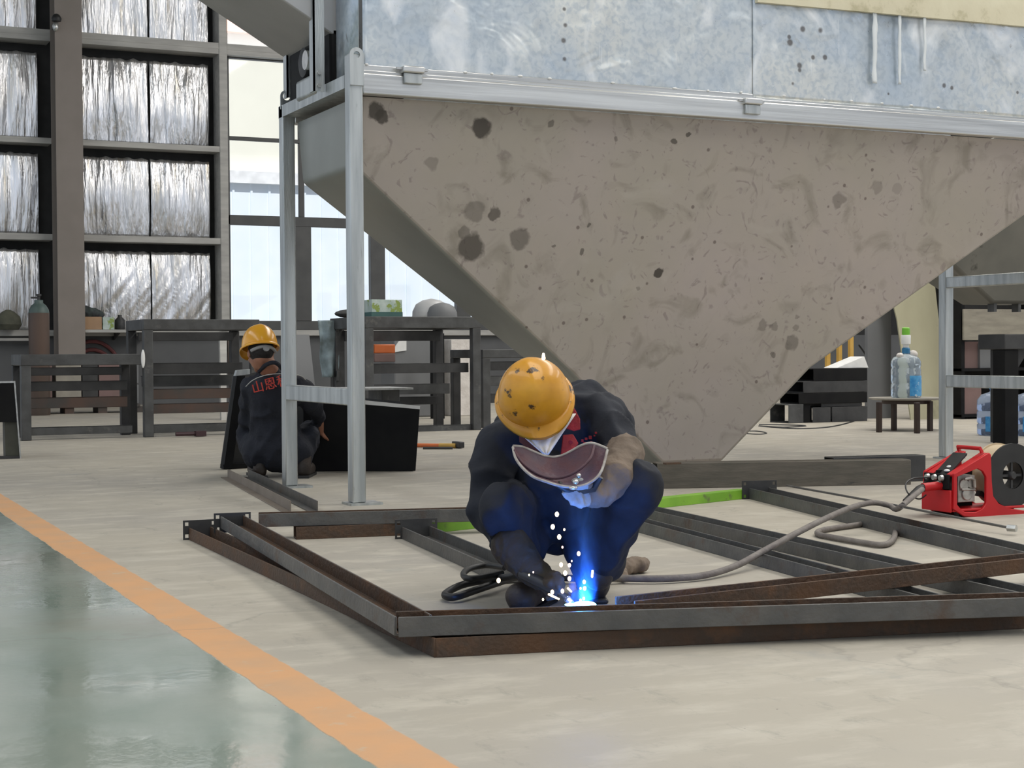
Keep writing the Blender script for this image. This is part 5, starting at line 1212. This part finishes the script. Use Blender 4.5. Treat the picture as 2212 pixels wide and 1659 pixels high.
rr_ = mth('SQRT', mth('ADD', mth('POWER', sx_.outputs[0], 2.0), mth('POWER', sx_.outputs[1], 2.0)))
rad = mth('ADD', mth('MULTIPLY', sx_.outputs[2], .10), .045)
fall = mth('MAXIMUM', mth('SUBTRACT', 1.0, mth('DIVIDE', rr_, rad)), 0.0)
top_ = mth('MAXIMUM', mth('SUBTRACT', 1.0, mth('MULTIPLY', sx_.outputs[2], 2.6)), 0.0)
L.new(nz_.outputs['Fac'], mr_.inputs[0]); L.new(mth('MULTIPLY', mth('MULTIPLY', mr_.outputs[0], mth('MULTIPLY', fall, fall)), mth('MULTIPLY', top_, 3.6)), pv.inputs['Density']); L.new(pv.outputs[0], N['Material Output'].inputs['Volume'])
sb = arcp+FW*.02
tag(part('welding_smoke', MB().box((sb.x-.09, sb.y-.09, sb.z+.005), (sb.x+.09, sb.y+.09, sb.z+.40)), sm), 'thin blue-lit smoke plume rising from the weld in front of the welder', 'smoke', None, 'stuff')

# ---------------------------------------------------------------- far worker, seen from behind
fd = 10.3
fwk = thing('person', Vector((G(600, 1028).x, G(600, 1028).y, 0)), 'person in clean yellow hard hat squatting with back turned, behind the hopper legs', 'person', 'workers in navy coveralls')
fh = D(561, 752, 10.12); crown2 = Z*.95+FW*.28-RT*.10; front2 = FW*.8-RT*.45-Z*.25
fm = frame_mat(fh, crown2, front2)
mb = head_mb(fm); mb.cap(fm @ Vector((0, -.02, -.07)), .055, D(580, 795, 10.15), .065)
mb.cap(D(580, 795, 10.15), .06, D(600, 850, 10.25), .05); mb.cap(D(600, 850, 10.25), .05, D(652, 845, 10.24), .045); mb.cap(D(652, 845, 10.24), .04, D(678, 880, 10.35), .035); mb.cap(D(678, 880, 10.35), .035, D(690, 905, 10.55), .028); mb.cap(D(690, 905, 10.55), .03, D(690, 930, 10.62), .03)
for k in range(4): mb.cap(D(690, 930, 10.62), .016, D(700+k*3, 945+k*2, 10.62+k*.02), .009)
blob('body', mb, m_skin, fwk, voxel=.009, it=3)
part('hair', xf(MB().ell((0, -.022, -.02), X*.083, Y*.093, Z*.08, 18, 12), fm), MATS['black_hair'], fwk, ang=80)
part('hard_hat', xf(hat_mb(1.0, peak=.05, brim=.012), fm @ Matrix.Translation(Vector((0, 0, .004)))), m_yellow2, fwk, ang=60, solid=.003)
band = [fm @ Vector((.096*math.sin(a), -.112*math.cos(a), -.035+.012*math.cos(2*a))) for a in [(-1.0+2.0*i/14) for i in range(15)]]
part('hat_cradle', MB().tube(band, .011, 8).lathe(fm @ Vector((0, -.115, -.038)), fm.to_3x3() @ Vector((0, -1, 0)), [(.02, -.004), (.02, .008), (.008, .01)], 14), M('grey_cradle', (.3, .3, .3), rough=.5), fwk, label='grey hat cradle with adjusting knob')
mb = MB(); c = mb.cap
c(D(600, 965, 10.3), .165, D(590, 900, 10.28), .155); c(D(590, 900, 10.28), .155, D(586, 850, 10.2), .15)
c(D(555, 838, 10.2), .085, D(640, 842, 10.2), .09); c(D(585, 805, 10.2), .075, D(583, 830, 10.2), .12)
SLf, SRf = D(545, 838, 10.22), D(652, 842, 10.22)
c(SLf, .078, D(535, 905, 10.35), .062); c(D(535, 905, 10.35), .06, D(530, 935, 10.6), .045)
c(SRf, .080, D(678, 880, 10.35), .060); c(D(678, 880, 10.35), .058, D(690, 905, 10.55), .042)
c(D(560, 975, 10.3), .12, D(538, 940, 10.62), .085); c(D(640, 975, 10.3), .12, D(668, 935, 10.62), .085)
c(D(538, 940, 10.62), .08, D(560, 1000, 10.38), .055); c(D(668, 935, 10.62), .08, D(656, 1000, 10.38), .055)
c(D(525, 935, 10.4), .04, D(545, 985, 10.35), .05); c(D(672, 935, 10.35), .05, D(655, 985, 10.32), .055)
blob('coverall', mb, m_navy2 if False else M('navy_coverall_cloth_far', (.007, .009, .016), (.011, .013, .022), rough=.85, scale=14, bump=.3), fwk, voxel=.016, it=4, disp=.016, dscale=.11)
part('collar', MB().tube(spline([D(560, 802, 10.12), D(575, 788, 10.03), D(592, 783, 10.0), D(604, 790, 10.03), D(612, 800, 10.12)]), .014, 8), MATS['navy_coverall_cloth_far'], fwk)
pip = spline([D(531, 835, 10.03), D(545, 822, 10.0), D(565, 813, 9.985), D(590, 808, 9.98), D(625, 808, 9.99), D(650, 812, 10.03), D(660, 820, 10.08)])
part('piping', MB().tube(pip, .003, 6), m_girt, fwk, label='pale piping across the back')
for hx, tx in ((562, 548), (656, 668)):
    hp, tp = D(hx, 1018, 10.25), D(tx, 1012, 10.48); hp.z = .045; tp.z = .045
    b_ = blob('boot', MB().cap(hp, .044, tp, .045).cap(hp+Z*.02, .046, hp+Z*.09+FW*.03, .05), m_shoe, fwk, voxel=.01, it=3)
    dv = (tp-hp).normalized(); sv = Vector((dv.y, -dv.x, 0))*.042; sp_ = [hp-dv*.05+sv, tp+dv*.05+sv, tp+dv*.05-sv, hp-dv*.05-sv]
    for v in sp_: v.z = 0
    part('sole', MB().prism(sp_, Z*.018), m_rub, b_)
# red characters across the back
cu = bpy.data.curves.new('t', 'FONT'); cu.body = '\u5c71\u6069\u79d1'; cu.size = .082; cu.extrude = .004; cu.space_character = 1.05
to = bpy.data.objects.new('t', cu); COL.objects.link(to)
dg = bpy.context.evaluated_depsgraph_get(); dg.update(); tm = bpy.data.meshes.new_from_object(to.evaluated_get(dg)); bpy.data.objects.remove(to)
o0, o1 = D(546, 849, 10.02), D(608, 833, 10.00); tx = (o1-o0).normalized(); tz = (Z-tx*tx.z).normalized(); ty = tz.cross(tx)
tmx = Matrix(((tx.x, tz.x, -ty.x, o0.x), (tx.y, tz.y, -ty.y, o0.y), (tx.z, tz.z, -ty.z, o0.z), (0, 0, 0, 1)))
tm.transform(tmx); tm.materials.clear(); tm.materials.append(M('red_back_print', (.55, .05, .03), rough=.7)); tm.name = 'back_lettering'
TEXT_OBJ = link_obj('back_lettering', tm, fwk)
